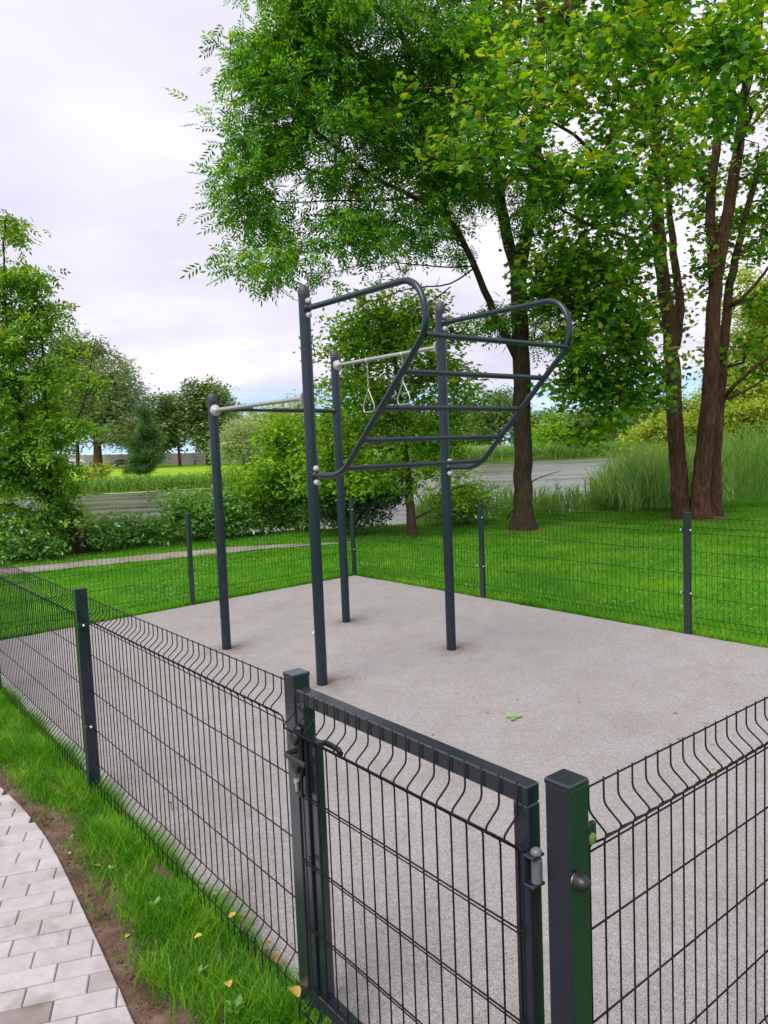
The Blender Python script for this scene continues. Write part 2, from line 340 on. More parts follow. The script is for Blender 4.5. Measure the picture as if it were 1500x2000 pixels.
class MB:
    def __init__(s): s.v = []; s.f = []
    def add(s, vs, fs):
        k = len(s.v); s.v += [np.array(v, float) for v in vs]; s.f += [tuple(i+k for i in f) for f in fs]; return s
    def box(s, c, size, ax=None, bev=0.0):
        c = np.array(c, float); a = np.eye(3) if ax is None else np.array(ax, float); h = np.array(size, float)/2
        if bev <= 0:
            vs = [c + sum(a[k]*h[k]*sg[k] for k in range(3)) for sg in [(-1,-1,-1),(1,-1,-1),(1,1,-1),(-1,1,-1),(-1,-1,1),(1,-1,1),(1,1,1),(-1,1,1)]]
            return s.add(vs, [(0,3,2,1),(4,5,6,7),(0,1,5,4),(1,2,6,5),(2,3,7,6),(3,0,4,7)])
        # chamfered along the third axis and round both ends
        ring = [(-1,-1,1,0),(-1,-1,0,1)]
        pts = []
        for (sx, sy) in ((-1,-1),(1,-1),(1,1),(-1,1)):
            p1 = (sx*(h[0]-bev), sy*h[1]); p2 = (sx*h[0], sy*(h[1]-bev))
            pts += [p2, p1] if sx*sy > 0 else [p1, p2]
        vs = []; n = 8
        for zz, ins in ((-h[2], bev), (-h[2]+bev, 0), (h[2]-bev, 0), (h[2], bev)):
            for (x, y) in pts:
                fx = (h[0]-ins)/h[0]; fy = (h[1]-ins)/h[1]
                vs.append(c + a[0]*x*fx + a[1]*y*fy + a[2]*zz)
        fs = [tuple(range(n-1, -1, -1)), tuple(range(3*n, 4*n))]
        for k in range(3):
            for i in range(n): j = (i+1) % n; fs.append((k*n+i, k*n+j, (k+1)*n+j, (k+1)*n+i))
        return s.add(vs, fs)
    def tube(s, path, r, n=8, cap=True):
        path = [np.array(p, float) for p in path]; m = len(path)
        rr = r if hasattr(r, '__len__') else [r]*m
        ref = None; vs = []
        for i in range(m):
            t = path[min(i+1, m-1)] - path[max(i-1, 0)]; t /= (np.linalg.norm(t)+1e-12)
            if ref is None:
                ref = np.array([0, 0, 1.]) if abs(t[2]) < .9 else np.array([1., 0, 0])
            a = ref - t*(ref@t); a /= np.linalg.norm(a); ref = a; b = np.cross(t, a)
            vs += [path[i] + rr[i]*(math.cos(2*math.pi*k/n)*a + math.sin(2*math.pi*k/n)*b) for k in range(n)]
        fs = []
        for i in range(m-1):
            for k in range(n): j = (k+1) % n; fs.append((i*n+k, i*n+j, (i+1)*n+j, (i+1)*n+k))
        if cap: fs += [tuple(range(n-1, -1, -1)), tuple(range((m-1)*n, m*n))]
        return s.add(vs, fs)
    def lathe(s, c, prof, axis=(0, 0, 1), n=14):
        axis = np.array(axis, float); axis /= np.linalg.norm(axis)
        path = [np.array(c, float) + axis*z for _, z in prof]
        a = np.array([1., 0, 0]) if abs(axis[0]) < .9 else np.array([0, 1., 0]); a -= axis*(a@axis); a /= np.linalg.norm(a); b = np.cross(axis, a)
        vs = []; 
        for p, (r, z) in zip(path, prof): vs += [p + r*(math.cos(2*math.pi*k/n)*a + math.sin(2*math.pi*k/n)*b) for k in range(n)]
        fs = []
        for i in range(len(prof)-1):
            for k in range(n): j = (k+1) % n; fs.append((i*n+k, i*n+j, (i+1)*n+j, (i+1)*n+k))
        fs += [tuple(range(n-1, -1, -1)), tuple(range((len(prof)-1)*n, len(prof)*n))]
        return s.add(vs, fs)
    def ball(s, c, r, axis=(0, 0, 1), n=12, sq=1.0):
        k = 7; return s.lathe(c, [(max(1e-4, r*math.sin(math.pi*i/k)), -r*sq*math.cos(math.pi*i/k)) for i in range(k+1)], axis, n)
    def mesh(s, name, material, smooth=False, off=None):
        off = np.zeros(3) if off is None else off
        return raw_mesh(name, [v-off for v in s.v], s.f, material, smooth)
    def build(s, name, material, parent=None, smooth=False, autos=None):
        off = ORIGIN[parent] if parent is not None else np.zeros(3)
        o = new_obj(name, s.mesh(name, material, smooth, off), parent)
        if smooth and autos is not None:
            o.data.set_sharp_from_angle(angle=math.radians(autos))
        return o
def fillet(pts, rad, n=5):
    pts = [np.array(p, float) for p in pts]; res = [pts[0]]
    for i in range(1, len(pts)-1):
        a, b, c = pts[i-1], pts[i], pts[i+1]; r = rad[i] if hasattr(rad, '__len__') else rad
        d1 = (a-b)/np.linalg.norm(a-b); d2 = (c-b)/np.linalg.norm(c-b)
        r = min(r, .48*np.linalg.norm(a-b), .48*np.linalg.norm(c-b))
        p, q = b + d1*r, b + d2*r
        for k in range(n+1):
            t = k/n; res.append((1-t)**2*p + 2*t*(1-t)*b + t*t*q)
    res.append(pts[-1]); return res

# =================================================================== SETTING
# ------------------------------------------------------------------ terrain with the pond basin
POND = np.array([(-70,21),(-30,20),(-14,20),(-6,20.3),(0,21),(5,22.5),(8,25),(10.5,32),(15,45),(22,66),(32,95),(44,124),(52,138),
                 (36,142),(18,138),(6,122),(-2,96),(-7,78),(-14,68),(-30,63),(-70,60)], float)
WATER_Z = -0.9
def pond_sd(x, y):                                              # signed distance: negative inside
    x = np.asarray(x, float); y = np.asarray(y, float)
    d = np.full(x.shape, 1e9); ins = np.zeros(x.shape, bool)
    n = len(POND)
    for i in range(n):
        a, b = POND[i], POND[(i+1) % n]; ab = b-a
        t = np.clip(((x-a[0])*ab[0] + (y-a[1])*ab[1])/(ab@ab), 0, 1)
        d = np.minimum(d, np.hypot(x-a[0]-t*ab[0], y-a[1]-t*ab[1]))
        c = (a[1] > y) != (b[1] > y)
        xi = a[0] + (y-a[1])/(b[1]-a[1]+1e-12)*ab[0]
        ins ^= c & (x < xi)
    return np.where(ins, -d, d)
def sstep(a, b, x): t = np.clip((x-a)/(b-a), 0, 1); return t*t*(3-2*t)
def ground_z(x, y):
    x = np.asarray(x, float); y = np.asarray(y, float)
    d = pond_sd(x, y)
    near = WATER_Z + (-0.045-WATER_Z)*sstep(-.3, 3.6, d)
    far = WATER_Z + .22*sstep(-.2, 1.2, d) + 2.35*np.clip(d-1, 0, 92)/92
    w = sstep(40, 62, y)
    o = near*(1-w) + far*w
    wob = (np.sin(x*.35+1.3)*np.cos(y*.31) + .5*np.sin(x*.9+y*.7))*.025*sstep(11, 15, y)
    return np.where(d < 0, WATER_Z - .05 - np.minimum(1.3, -d*.3), o+wob)
def build_ground():
    xs = np.unique(np.concatenate([-np.geomspace(40, 1800, 16), np.arange(-40, 44, .8), np.geomspace(44, 1800, 16)]))
    ys = np.unique(np.concatenate([[-600, -200, -80, -30, -10], np.arange(-5, 12, 1.5), np.arange(12, 30, .5), np.arange(30, 80, 1.6), np.arange(80, 190, 4), np.geomspace(190, 2500, 14)]))
    gx, gy = np.meshgrid(xs, ys); gz = ground_z(gx, gy)
    nx, ny = len(xs), len(ys)
    verts = np.stack([gx, gy, gz], -1).reshape(-1, 3)
    i, j = np.meshgrid(np.arange(nx-1), np.arange(ny-1)); a = (j*nx+i).ravel()
    loops = np.stack([a, a+1, a+1+nx, a+nx], -1).ravel()
    k = len(a)
    me = np_mesh('ground', verts, loops, np.arange(k)*4, np.full(k, 4), M['ground'], True)
    me.materials.append(M['meadow'])
    cyv = gy[:-1, :-1].ravel(); cxv = gx[:-1, :-1].ravel()
    mi = ((cyv > 50) | (cyv > 200)).astype(np.int32); me.polygons.foreach_set('material_index', mi)
    o = new_obj('ground', me); tag(o, kind='structure')
build_ground()
wv = []
me = raw_mesh('pond_water', [(-120, 14, WATER_Z), (70, 14, WATER_Z), (70, 150, WATER_Z), (-120, 150, WATER_Z)], [(0, 1, 2, 3)], M['water'])
tag(new_obj('pond_water', me), kind='structure')

# ------------------------------------------------------------------ rubber safety surface
CL, CB, CR = (7.27, 0.0), (7.62, 5.0), (-3.2, 5.0)               # enclosure corners in (u, v)
def slab(name, poly, z0, z1, material):
    n = len(poly); vs = [W(a, b, z0) for a, b in poly] + [W(a, b, z1) for a, b in poly]
    fs = [tuple(range(n-1, -1, -1)), tuple(range(n, 2*n))] + [(i, (i+1) % n, n+(i+1) % n, n+i) for i in range(n)]
    bm = bmesh.new(); bv = [bm.verts.new(tuple(v)) for v in vs]
    for f in fs: bm.faces.new([bv[i] for i in f])
    bmesh.ops.recalc_face_normals(bm, faces=bm.faces); me = bpy.data.meshes.new(name); bm.to_mesh(me); bm.free(); me.materials.append(material)
    return new_obj(name, me)
pad_poly = [(-.05, .03)]
prr = random.Random(3)
def wob_edge(a, b, n, amp):
    r = []
    for i in range(1, n):
        t = i/n; r.append((a[0]+(b[0]-a[0])*t + prr.uniform(-amp, amp), a[1]+(b[1]-a[1])*t + prr.uniform(-amp, amp)))
    return r
c1, c2, c3, c4 = (-.03, .03), (7.23, .03), (7.60, 4.98), (-.03, 4.98)
pad_poly = [c1] + wob_edge(c1, c2, 60, .006) + [c2] + wob_edge(c2, c3, 40, .012) + [c3] + wob_edge(c3, c4, 60, .012) + [c4] + wob_edge(c4, c1, 30, .006)
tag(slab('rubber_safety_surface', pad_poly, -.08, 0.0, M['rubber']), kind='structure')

# ------------------------------------------------------------------ trodden path behind the fence
def strip(name, left, right, zoff, material, sub=6):
    vs = []; fs = []
    n = len(left); S = 4
    for i in range(n):
        for k in range(S+1):
            p = np.array(left[i])*(1-k/S) + np.array(right[i])*k/S
            vs.append((p[0], p[1], float(ground_z(p[0], p[1])) + zoff))
    for i in range(n-1):
        for k in range(S): a = i*(S+1)+k; fs.append((a, a+1, a+S+2, a+S+1))
    return tag(new_obj(name, raw_mesh(name, vs, fs, material, True)), kind='structure')
ctrl = [(-16, 8.2), (-11, 10.2), (-8, 11.5), (-5.9, 12.5), (-5.2, 13.6), (-3.0, 14.35), (-1.5, 14.8), (0, 15.0), (1.2, 15.1)]
ctrl = [(-16, 9.0), (-11, 10.8), (-8, 11.8), (-6.1, 12.6), (-5.1, 13.3), (-3.0, 14.25), (-1.5, 14.6), (-.4, 14.75)]
pc = []
for i in range(len(ctrl)-1):
    for k in range(6): t = k/6; pc.append(np.array(ctrl[i])*(1-t)+np.array(ctrl[i+1])*t)
pc = np.array(pc)
for _ in range(3): pc[1:-1] = (pc[:-2]+pc[1:-1]*2+pc[2:])/4
tg = np.gradient(pc, axis=0); tg /= np.linalg.norm(tg, axis=1)[:, None]; nr = np.stack([-tg[:, 1], tg[:, 0]], -1)
wdt = (.42 + .05*np.sin(np.arange(len(pc))*1.7))*np.clip((len(pc)-np.arange(len(pc)))/14, .05, 1)
strip('footpath', pc + nr*wdt[:, None], pc - nr*wdt[:, None]*1.05, .012, M['gravel'])

# ------------------------------------------------------------------ block-paved walk with its soil margin
edge_px = [(262, 1990), (225, 1905), (190, 1830), (150, 1745), (100, 1640), (60, 1590), (30, 1560), (0, 1530)]
ez = -0.012
EDGE = np.array([gnd(*p, ez)[:2] for p in edge_px])
d0 = EDGE[0]-EDGE[1]; d1 = EDGE[-1]-EDGE[-2]
EDGE = np.vstack([EDGE[0]+d0*9+np.array([.12, 0]), EDGE[0]+d0*4, EDGE, EDGE[-1]+d1*3+np.array([-.1, -.02]), EDGE[-1]+d1*8+np.array([-.8, -.2])])
def resample(P, n):
    P = np.array(P); s = np.concatenate([[0], np.cumsum(np.linalg.norm(np.diff(P, axis=0), axis=1))]); t = np.linspace(0, s[-1], n)
    return np.stack([np.interp(t, s, P[:, k]) for k in range(P.shape[1])], -1)
EDGE = resample(EDGE, 80)
for _ in range(12): EDGE[1:-1] = (EDGE[:-2]+2*EDGE[1:-1]+EDGE[2:])/4
ET = np.gradient(EDGE, axis=0); ET /= np.linalg.norm(ET, axis=1)[:, None]; EN = np.stack([-ET[:, 1], ET[:, 0]], -1)   # normal: towards the paving (left)
if EN[40][0] > 0: EN = -EN
bed_v = []; bed_f = []
for i in range(80):
    for w in (0.004, 1.0, 2.3): p = EDGE[i]+EN[i]*w; bed_v.append((p[0], p[1], -.030))
for i in range(79):
    for k in range(2): a = i*3+k; bed_f.append((a, a+1, a+4, a+3))
path_o = tag(new_obj('paved_path', raw_mesh('paved_path', bed_v, bed_f, M['soil'])), kind='structure')
ang = math.radians(15.5); tx = np.array([math.cos(ang), math.sin(ang)]); ty = np.array([-math.sin(ang), math.cos(ang)])
org = gnd(168/2.419, 1500+862/2.419, ez)[:2]
def clip_poly(poly, p, n):                                        # keep the side n points to
    r = []
    for i in range(len(poly)):
        a, b = poly[i], poly[(i+1) % len(poly)]; da, db = (a-p)@n, (b-p)@n
        if da >= 0: r.append(a)
        if da*db < 0: r.append(a + (b-a)*da/(da-db))
    return r
def inset(poly, d):
    n = len(poly); res = []
    for i in range(n):
        a, b, c = poly[i-1], poly[i], poly[(i+1) % n]
        e1 = (b-a)/np.linalg.norm(b-a); e2 = (c-b)/np.linalg.norm(c-b)
        n1 = np.array([-e1[1], e1[0]]); n2 = np.array([-e2[1], e2[0]])
        k = (n1+n2); q = k/max(.25, 1+n1@n2); res.append(b + q*d)
    return res
def block_mesh(poly, name='paving_block'):
    n = len(poly); ch = .004
    ins = inset(poly, ch); vs = []
    for p in poly: vs.append((p[0], p[1], -.06))
    for p in poly: vs.append((p[0], p[1], -.0045))
    for p in ins: vs.append((p[0], p[1], 0.0))
    fs = []
    for k in range(2):
        for i in range(n): j = (i+1) % n; fs.append((k*n+i, k*n+j, (k+1)*n+j, (k+1)*n+i))
    fs.append(tuple(range(2*n, 3*n)))
    return raw_mesh(name, vs, fs, M['block'])
L, H, J = .196, .0965, .0055
JV = .0026
full = [np.array(p) for p in ((JV/2, J/2), (L-JV/2, J/2), (L-JV/2, H-J/2), (JV/2, H-J/2))]
full_me = block_mesh(full); br = random.Random(5); nb = 0
for row in range(-16, 24):
    for col in range(-14, 9):
        o2 = org + ty*H*row + tx*(L*col + (L/2 if row % 2 else 0) + .01*math.sin(row*1.9)) - ty*H
        quad = [o2 + tx*p[0] + ty*p[1] for p in full]; ctr = o2 + tx*L/2 + ty*H/2
        k = int(np.argmin(((EDGE-ctr)**2).sum(1)))
        if k < 2 or k > 77: continue
        dd = (ctr-EDGE[k])@EN[k]
        if dd < -.12 or dd > 1.15: continue
        kk = [int(np.argmin(((EDGE-q)**2).sum(1))) for q in quad]
        ds = [(q-EDGE[a])@EN[a] for q, a in zip(quad, kk)]
        if ctr[1] < 1.75 or ctr[1] > 4.9 or ctr[0] < -2.9: continue
        zz = ez + br.uniform(-.0012, .0012)
        if min(ds) > .002:
            ob = bpy.data.objects.new('paving_block', full_me); ob.location = (o2[0], o2[1], zz); ob.rotation_euler = (br.uniform(-.004, .004), br.uniform(-.004, .004), ang+br.uniform(-.004, .004))
        else:
            pl = clip_poly(quad, EDGE[k]+EN[k]*.003, EN[k])
            if len(pl) < 3: continue
            pa = np.array(pl); area = abs(sum(pa[i][0]*pa[(i+1) % len(pa)][1]-pa[(i+1) % len(pa)][0]*pa[i][1] for i in range(len(pa))))/2
            if area < .0009: continue
            sp = [pl[0]]
            for p in pl[1:]:
                if np.linalg.norm(p-sp[-1]) > .006: sp.append(p)
            if len(sp) < 3 or np.linalg.norm(sp[0]-sp[-1]) < .006: sp = sp[:-1]
            if len(sp) < 3: continue
            c = sum(sp)/len(sp)
            ob = bpy.data.objects.new('paving_block', block_mesh([p-c for p in sp])); ob.location = (c[0], c[1], zz)
        COL.objects.link(ob); ob.parent = path_o; nb += 1
print('paving blocks', nb)
# soil margin: uneven bare earth between paving and grass
GV = lambda u: -.265 + .045*math.sin(u*2.6+.6) + .025*math.sin(u*7.3)         # grass edge in v, along u
sv = []; sf = []; NU, NV = 240, 26
for i in range(NU+1):
    u = -.4 + 8.0*i/NU
    for k in range(NV+1):
        v = -.75 + .80*k/NV; p = W(u, v)
        sv.append((p[0], p[1], 0))
sv = np.array(sv); 
dist = np.array([((q[:2]-EDGE[kk])@EN[kk]) for q in sv for kk in [int(np.argmin(((EDGE-q[:2])**2).sum(1)))]])
hz = -.022 + .006*np.sin(sv[:, 0]*19+sv[:, 1]*7)*np.cos(sv[:, 1]*23) + rng.normal(0, .0022, len(sv))
hz = np.where(dist > -.004, -.031, np.minimum(hz, -.020 + np.clip(-dist, 0, .1)*.12)); sv[:, 2] = hz
for i in range(NU):
    for k in range(NV): a = i*(NV+1)+k; sf.append((a, a+NV+1, a+NV+2, a+1))
tag(new_obj('soil_margin', raw_mesh('soil_margin', sv, sf, M['soil'], True)), kind='structure')

# =================================================================== MESH FENCE, GATE
ROT_L = math.atan2((-V)[1], (-V)[0]); ROT_R = math.atan2((-U)[1], (-U)[0])
def wire_profile(top, tail):                                      # (outward, z) of one folded vertical wire
    pr = [(0, top+tail), (0, .985+(top-1.04)), (.040, .955+(top-1.04)), (.040, .945+(top-1.04)), (0, .915+(top-1.04)), (0, .145), (.040, .105), (.040, .04)]
    return pr
WR = .0023
def vertical_wire_mesh(name, top=1.04, tail=0.0, n=6, r=WR):
    pr = wire_profile(top, tail); b = MB()
    b.tube(fillet([(x, 0, z) for x, z in pr], .012, 3), r, n); return b.mesh(name, M['wire'], True)
VW = vertical_wire_mesh('vertical_wire'); VWG = vertical_wire_mesh('vertical_wire', 1.035, .012)
def hwires(top=1.04, withtop=True):
    l = [(0.0042, .915+(top-1.04)-.012), (.0445, .95+(top-1.04)), (.0042, .74), (.0042, .54), (.0042, .34), (.0042, .155), (.0440, .092)]
    if withtop: l.append((0.0042, top-.002))
    return l
def fence_panel(parent, A, B, out, single=True, first=.03, pitch=.05, thick=WR):
    """welded folded wire panel from A to B (world, base level); out = outward unit vector"""
    A = np.array(A, float); B = np.array(B, float); ln = np.linalg.norm((B-A)[:2]); d = (B-A)/np.linalg.norm(B-A)
    rz = math.atan2(out[1], out[0]); n = int((ln-2*first)/pitch)+1
    off = (ln - (n-1)*pitch)/2
    if single:
        b = MB()
        for x, z in hwires(): b.tube([A+out*x+Z*z, B+out*x+Z*z], .0022, 6)
        panel = MB(); 
        x, z = hwires()[0]
        hw = None
        panel_o = MB().tube([A+out*.0042+Z*1.038, B+out*.0042+Z*1.038], .0022, 6).build('wire_panel', M['wire'], parent, True)
        for x, z in hwires(withtop=False):
            MB().tube([A+out*x+Z*z, B+out*x+Z*z], .0022, 6).build('horizontal_wire', M['wire'], panel_o, True)
        for i in range(n):
            o = bpy.data.objects.new('vertical_wire', VW); COL.objects.link(o); o.parent = panel_o
            p = A + d*(off+i*pitch) - ORIGIN[parent]; o.location = tuple(p); o.rotation_euler = (random.uniform(-.002, .002), 0, rz)
        return panel_o
    b = MB()
    for x, z in hwires(): b.tube([A+out*x+Z*z, B+out*x+Z*z], thick, 4)
    pr = fillet([np.array((x, 0, z)) for x, z in wire_profile(1.04, 0)], .012, 1)
    for i in range(n):
        q = A + d*(off+i*pitch); b.tube([q + out*p[0] + Z*p[2] for p in pr], thick, 3, False)
    return b.build('wire_panel', M['wire'], parent)
def fence_post(parent, c, size, ax_u, ax_v, h=1.07, cap='flat', sunk=.35):
    c = np.array(c, float)
    p = MB().box(c+Z*((h-sunk)/2), (size[0], size[1], h+sunk), (ax_u, ax_v, Z), .003).build('post', M['anthracite'], parent)
    if cap: MB().box(c+Z*(h+.004), (size[0]+.003, size[1]+.003, .014), (ax_u, ax_v, Z), .003).build('post_cap', M['black_plastic'] if cap == 'flat' else M['anthracite'], p)
    return p
def clip(parent, c, out, along):
    """saddle clip and bolt head that clamps the panel to a post"""
    b = MB(); b.box(np.array(c)+out*.006, (.016, .05, .022), (out, along, Z), .002)
    o = b.build('panel_clip', M['anthracite'], parent)
    MB().lathe(np.array(c)+out*.014, [(.0075, 0), (.0075, .006), (.004, .010), (.001, .011)], out, 10).build('clip_bolt', M['zinc'], o, True)

# left side run (from the gate to the far left corner)
fl = empty('mesh_fence', W(1.0, 0), 'dark wire mesh fence run left of the gate beside the paved path', 'fence', 'wire mesh fence sides around the pad')
POSTS_L = [3.04, 5.42, 7.25]
p = fence_post(fl, W(1.0, .003), (.058, .058), U, V, 1.062, 'metal')
MB().box(W(1.032, -.004, .93), (.012, .026, .03), (U, V, Z), .002).build('panel_clip', M['anthracite'], fl)
MB().box(W(1.032, -.004, .50), (.012, .026, .03), (U, V, Z), .002).build('panel_clip', M['anthracite'], fl)
for i, u in enumerate(POSTS_L):
    fence_post(fl, W(u, -.030), (.04, .06), U, V, 1.075)
    for z in (.90, .37): clip(fl, W(u-.022, -.035, z), -U, V)
us = [1.03] + POSTS_L
for a, b_ in zip(us[:-1], us[1:]): fence_panel(fl, W(a+.002, -.002), W(b_-.006 if b_ < 7 else b_-.04, -.002), -V, True)

# right side run from the hinge post
fr = empty('mesh_fence', W(0, 0), 'dark wire mesh fence run right of the gate in the front corner', 'fence', 'wire mesh fence sides around the pad')
hp = fence_post(fr, W(0, 0), (.060, .060), U, V, 1.062, 'metal')
fence_panel(fr, W(-.004, .045), W(-.004, 2.48), -U, True, .008)
fence_post(fr, W(-.03, 2.52), (.06, .04), U, V, 1.075)
fence_panel(fr, W(-.004, 2.55), W(-.004, 4.95), -U, False)
nb_ = MB(); nb_.lathe(W(-.030, -.018, .885), [(.013, 0), (.013, .004)], -U, 16); nb_.build('washer', M['zinc'], hp, True, 40)
MB().lathe(W(-.034, -.018, .885), [(.0165, 0), (.0165, .012), (.0155, .018), (.012, .025), (.006, .029), (.001, .030)], -U, 18).build('domed_nut', M['black_plastic'], hp, True, 40)
cl = MB().box(W(-.012, .050, .945), (.012, .040, .045), (U, V, Z), .003).build('panel_clip', M['anthracite'], hp)
MB().lathe(W(-.018, .050, .938), [(.012, 0), (.012, .004), (.009, .007), (.001, .008)], -U, 14).build('clip_cap', M['green_plastic'], cl, True)

# back run on the lawn side
fb = empty('mesh_fence', W(7.62, 5.0), 'wire mesh fence run along the lawn below the large trees', 'fence', 'wire mesh fence sides around the pad')
posts_b = [7.64, 5.12, 2.60, .05]
for u in posts_b:
    fence_post(fb, W(u, 5.0), (.06, .04), U, V, 1.075)
    for z in (.93, .37):
        for s in (-1, 1):
            MB().box(W(u+s*.040, 4.984, z), (.024, .010, .016), (U, V, Z)).build('panel_clip', M['anthracite'], fb)
            MB().ball(W(u+s*.046, 4.974, z), .0095, -V, 8).build('clip_bolt', M['zinc'], fb, True)
for a, b_ in zip(posts_b[:-1], posts_b[1:]): fence_panel(fb, W(a-.03, 5.0), W(b_+.03, 5.0), V, False, thick=.0021)
# back run on the pond side
fp = empty('mesh_fence', W(7.45, 2.5), 'wire mesh fence run facing the pond and the footpath', 'fence', 'wire mesh fence sides around the pad')
def bl(v): return 7.27 + (7.62-7.27)*v/5.0
nl = (W(bl(0), 0)-W(bl(5), 5)); nl /= np.linalg.norm(nl); outl = np.array([nl[1], -nl[0], 0]);
if outl @ U < 0: outl = -outl
fence_post(fp, W(bl(2.49)+.03, 2.49), (.06, .04), outl, nl, 1.075)
for z in (.93, .40): 
    for s in (-1, 1): MB().tube([W(bl(2.49)-.0, 2.49+s*.02, z), W(bl(2.49)-.0, 2.49+s*.05, z)], .006, 6).build('panel_clip', M['anthracite'], fp)
fence_panel(fp, W(bl(4.96), 4.96), W(bl(2.52), 2.52), outl, False, thick=.0021)
fence_panel(fp, W(bl(2.46), 2.46), W(bl(.05), .05), outl, False, thick=.0021)

# gate
def GW(u, v, z=0.): return W(u, v-.041, z)
gt = empty('garden_gate', W(.5, .02), 'narrow dark metal gate with wire infill and lever lock', 'gate')
gu0, gu1, gv0, gz0, gz1 = .066, .938, .021, .085, 1.042
S = .04
fo = MB().box(GW((gu0+gu1)/2, gv0, gz1-S/2), (gu1-gu0-.002, S, S), (U, V, Z), .003).build('top_rail', M['anthracite'], gt)
MB().box(GW((gu0+gu1)/2, gv0, gz0+S/2), (gu1-gu0-2*S, S-.002, S), (U, V, Z), .003).build('bottom_rail', M['anthracite'], gt)
for uu in (gu0+S/2, gu1-S/2):
    MB().box(GW(uu, gv0, (gz0-.01+gz1-S)/2), (S, S-.001, gz1-S-gz0+.01), (U, V, Z), .003).build('stile', M['anthracite'], gt)
MB().box(GW(gu1-S-.018, gv0+.004, .5), (.036, .03, .80), (U, V, Z), .003).build('stop_bar', M['anthracite'], gt)
inf = MB().tube([GW(gu1-.012, -.006, 1.035-.126), GW(gu0+.006, -.006, 1.035-.126)], .0022, 6).build('wire_infill', M['wire'], gt, True)
for x, z in hwires(1.035, False)[1:]:
    MB().tube([GW(gu1-.012, -.004-x, z), GW(gu0+.006, -.004-x, z)], .0022, 6).build('horizontal_wire', M['wire'], inf, True)
    if x < .02: MB().tube([GW(gu1-.012, -.004-x, z-.009), GW(gu0+.006, -.004-x, z-.009)], .0018, 6).build('horizontal_wire', M['wire'], inf, True)
nG = 18
for i in range(nG):
    u = gu0+.022 + .0497*i
    o = bpy.data.objects.new('vertical_wire', VWG); COL.objects.link(o); o.parent = inf
    o.location = tuple(GW(u, -.004) - ORIGIN[gt]); o.rotation_euler = (0, 0, ROT_L)
# lock with levers
lc = MB().box(GW(.925, -.006, .862), (.036, .016, .155), (U, V, Z), .006).build('lock_case', M['black_plastic'], gt)
for z in (.905, .822):
    MB().lathe(GW(.928, -.014, z), [(.021, 0), (.021, .006), (.017, .010), (.001, .011)], -V, 16).build('rosette', M['black_plastic'], lc, True, 35)
MB().box(GW(.918, -.013, .768), (.028, .006, .075), (U, V, Z), .004).build('cylinder_plate', M['black_plastic'], lc)
ky = MB(); ky.lathe(GW(.918, -.017, .782), [(.0085, 0), (.0085, .010), (.001, .0102)], -V, 14); ky.box(GW(.918, -.021, .762), (.010, .009, .026), (U, V, Z), .002)
ky.build('lock_cylinder', M['zinc'], lc, True, 35)
lv = fillet([GW(.928, -.014, .866), GW(.928, -.048, .866), GW(.91, -.050, .866), GW(.825, -.046, .863)], .014, 4)
MB().tube(lv, .0078, 10).build('lever', M['black_plastic'], gt, True, 45)
lv = fillet([GW(.925, .041, .866), GW(.925, .080, .866), GW(.90, .083, .866), GW(.845, .080, .866), GW(.825, .072, .862)], .014, 4)
MB().tube(lv, .0085, 10).build('lever', M['black_plastic'], gt, True, 45)
# hinges
for hz_ in (.885, .22):
    hb = MB()
    for dz in (.030, -.030): hb.box(GW(.048, -.006, hz_+dz), (.030, .036, .006), (U, V, Z), .0015)
    hb.box(GW(.0595, -.006, hz_), (.006, .036, .066), (U, V, Z), .0015)
    ho = hb.build('hinge', M['anthracite'], gt)
    MB().lathe(GW(.043, -.002, hz_-.034), [(.006, 0), (.006, .006), (.0115, .008), (.0115, .054), (.006, .056), (.006, .062), (.0120, .066), (.0120, .071), (.009, .075), (.002, .078)], Z, 16).build('hinge_pin', M['hinge_grey'], ho, True, 40)

# =================================================================== PULL-UP STATION
PA, PB, PC, PD = (5.24, 1.82), (3.735, 1.855), (5.30, 3.19), (3.745, 3.195)
rig = empty('pull_up_station', W(4.5, 2.5), 'dark blue outdoor pull-up station with four posts and slanted ladder', 'exercise equipment')
PR = .0415
def rig_post(c, h):
    o = MB().lathe(W(*c, -.02), [(PR, 0), (PR, h-.03)], Z, 24).build('post', M['rig_paint'], rig, True, 40)
    MB().lathe(W(*c, h-.05), [(PR+.0015, 0), (PR+.0015, .028), (PR*.93, .045), (PR*.68, .062), (PR*.32, .071), (.001, .073)], Z, 24).build('post_cap', M['post_cap'], o, True, 50)
for c, h in ((PA, 2.275), (PB, 2.915), (PC, 2.72), (PD, 2.915)): rig_post(c, h)
def rail(vv, pu):
    pts = [W(pu-.03, vv, 2.765), W(2.50, vv, 2.742), W(2.40, vv, 2.40-.0), W(3.36, vv, 1.567), W(pu-.03, vv, 1.567)]
    pts[2] = W(2.395, vv, 2.455)
    MB().tube(fillet(pts, [0, .19, .16, .13, 0], 10), .0205, 14).build('ladder_rail', M['rig_paint'], rig, True, 50)
    for z in (2.765, 1.567):
        MB().lathe(W(pu-.036, vv, z), [(.030, 0), (.030, .018), (.024, .026)], -U, 16).build('rail_socket', M['rig_paint'], rig, True, 40)
        for dz in (.05, -.05):
            MB().ball(W(pu-.052, vv+.002, z+dz), .0225, -U, 14).build('bolt_cover', M['grey_cap'], rig, True)
rail(PB[1], PB[0]); rail(PD[1], PD[0])
def rail_u(z):                                                    # u of the slanted rail at height z
    return 2.395 + (3.36-2.395)*(2.455-z)/(2.455-1.567)
for z in (2.40, 2.205, 2.0, 1.80, 1.615):
    MB().tube([W(rail_u(z), PB[1]+.012, z), W(rail_u(z), PD[1]-.012, z)], .0180, 14).build('rung', M['rig_paint'], rig, True, 50)
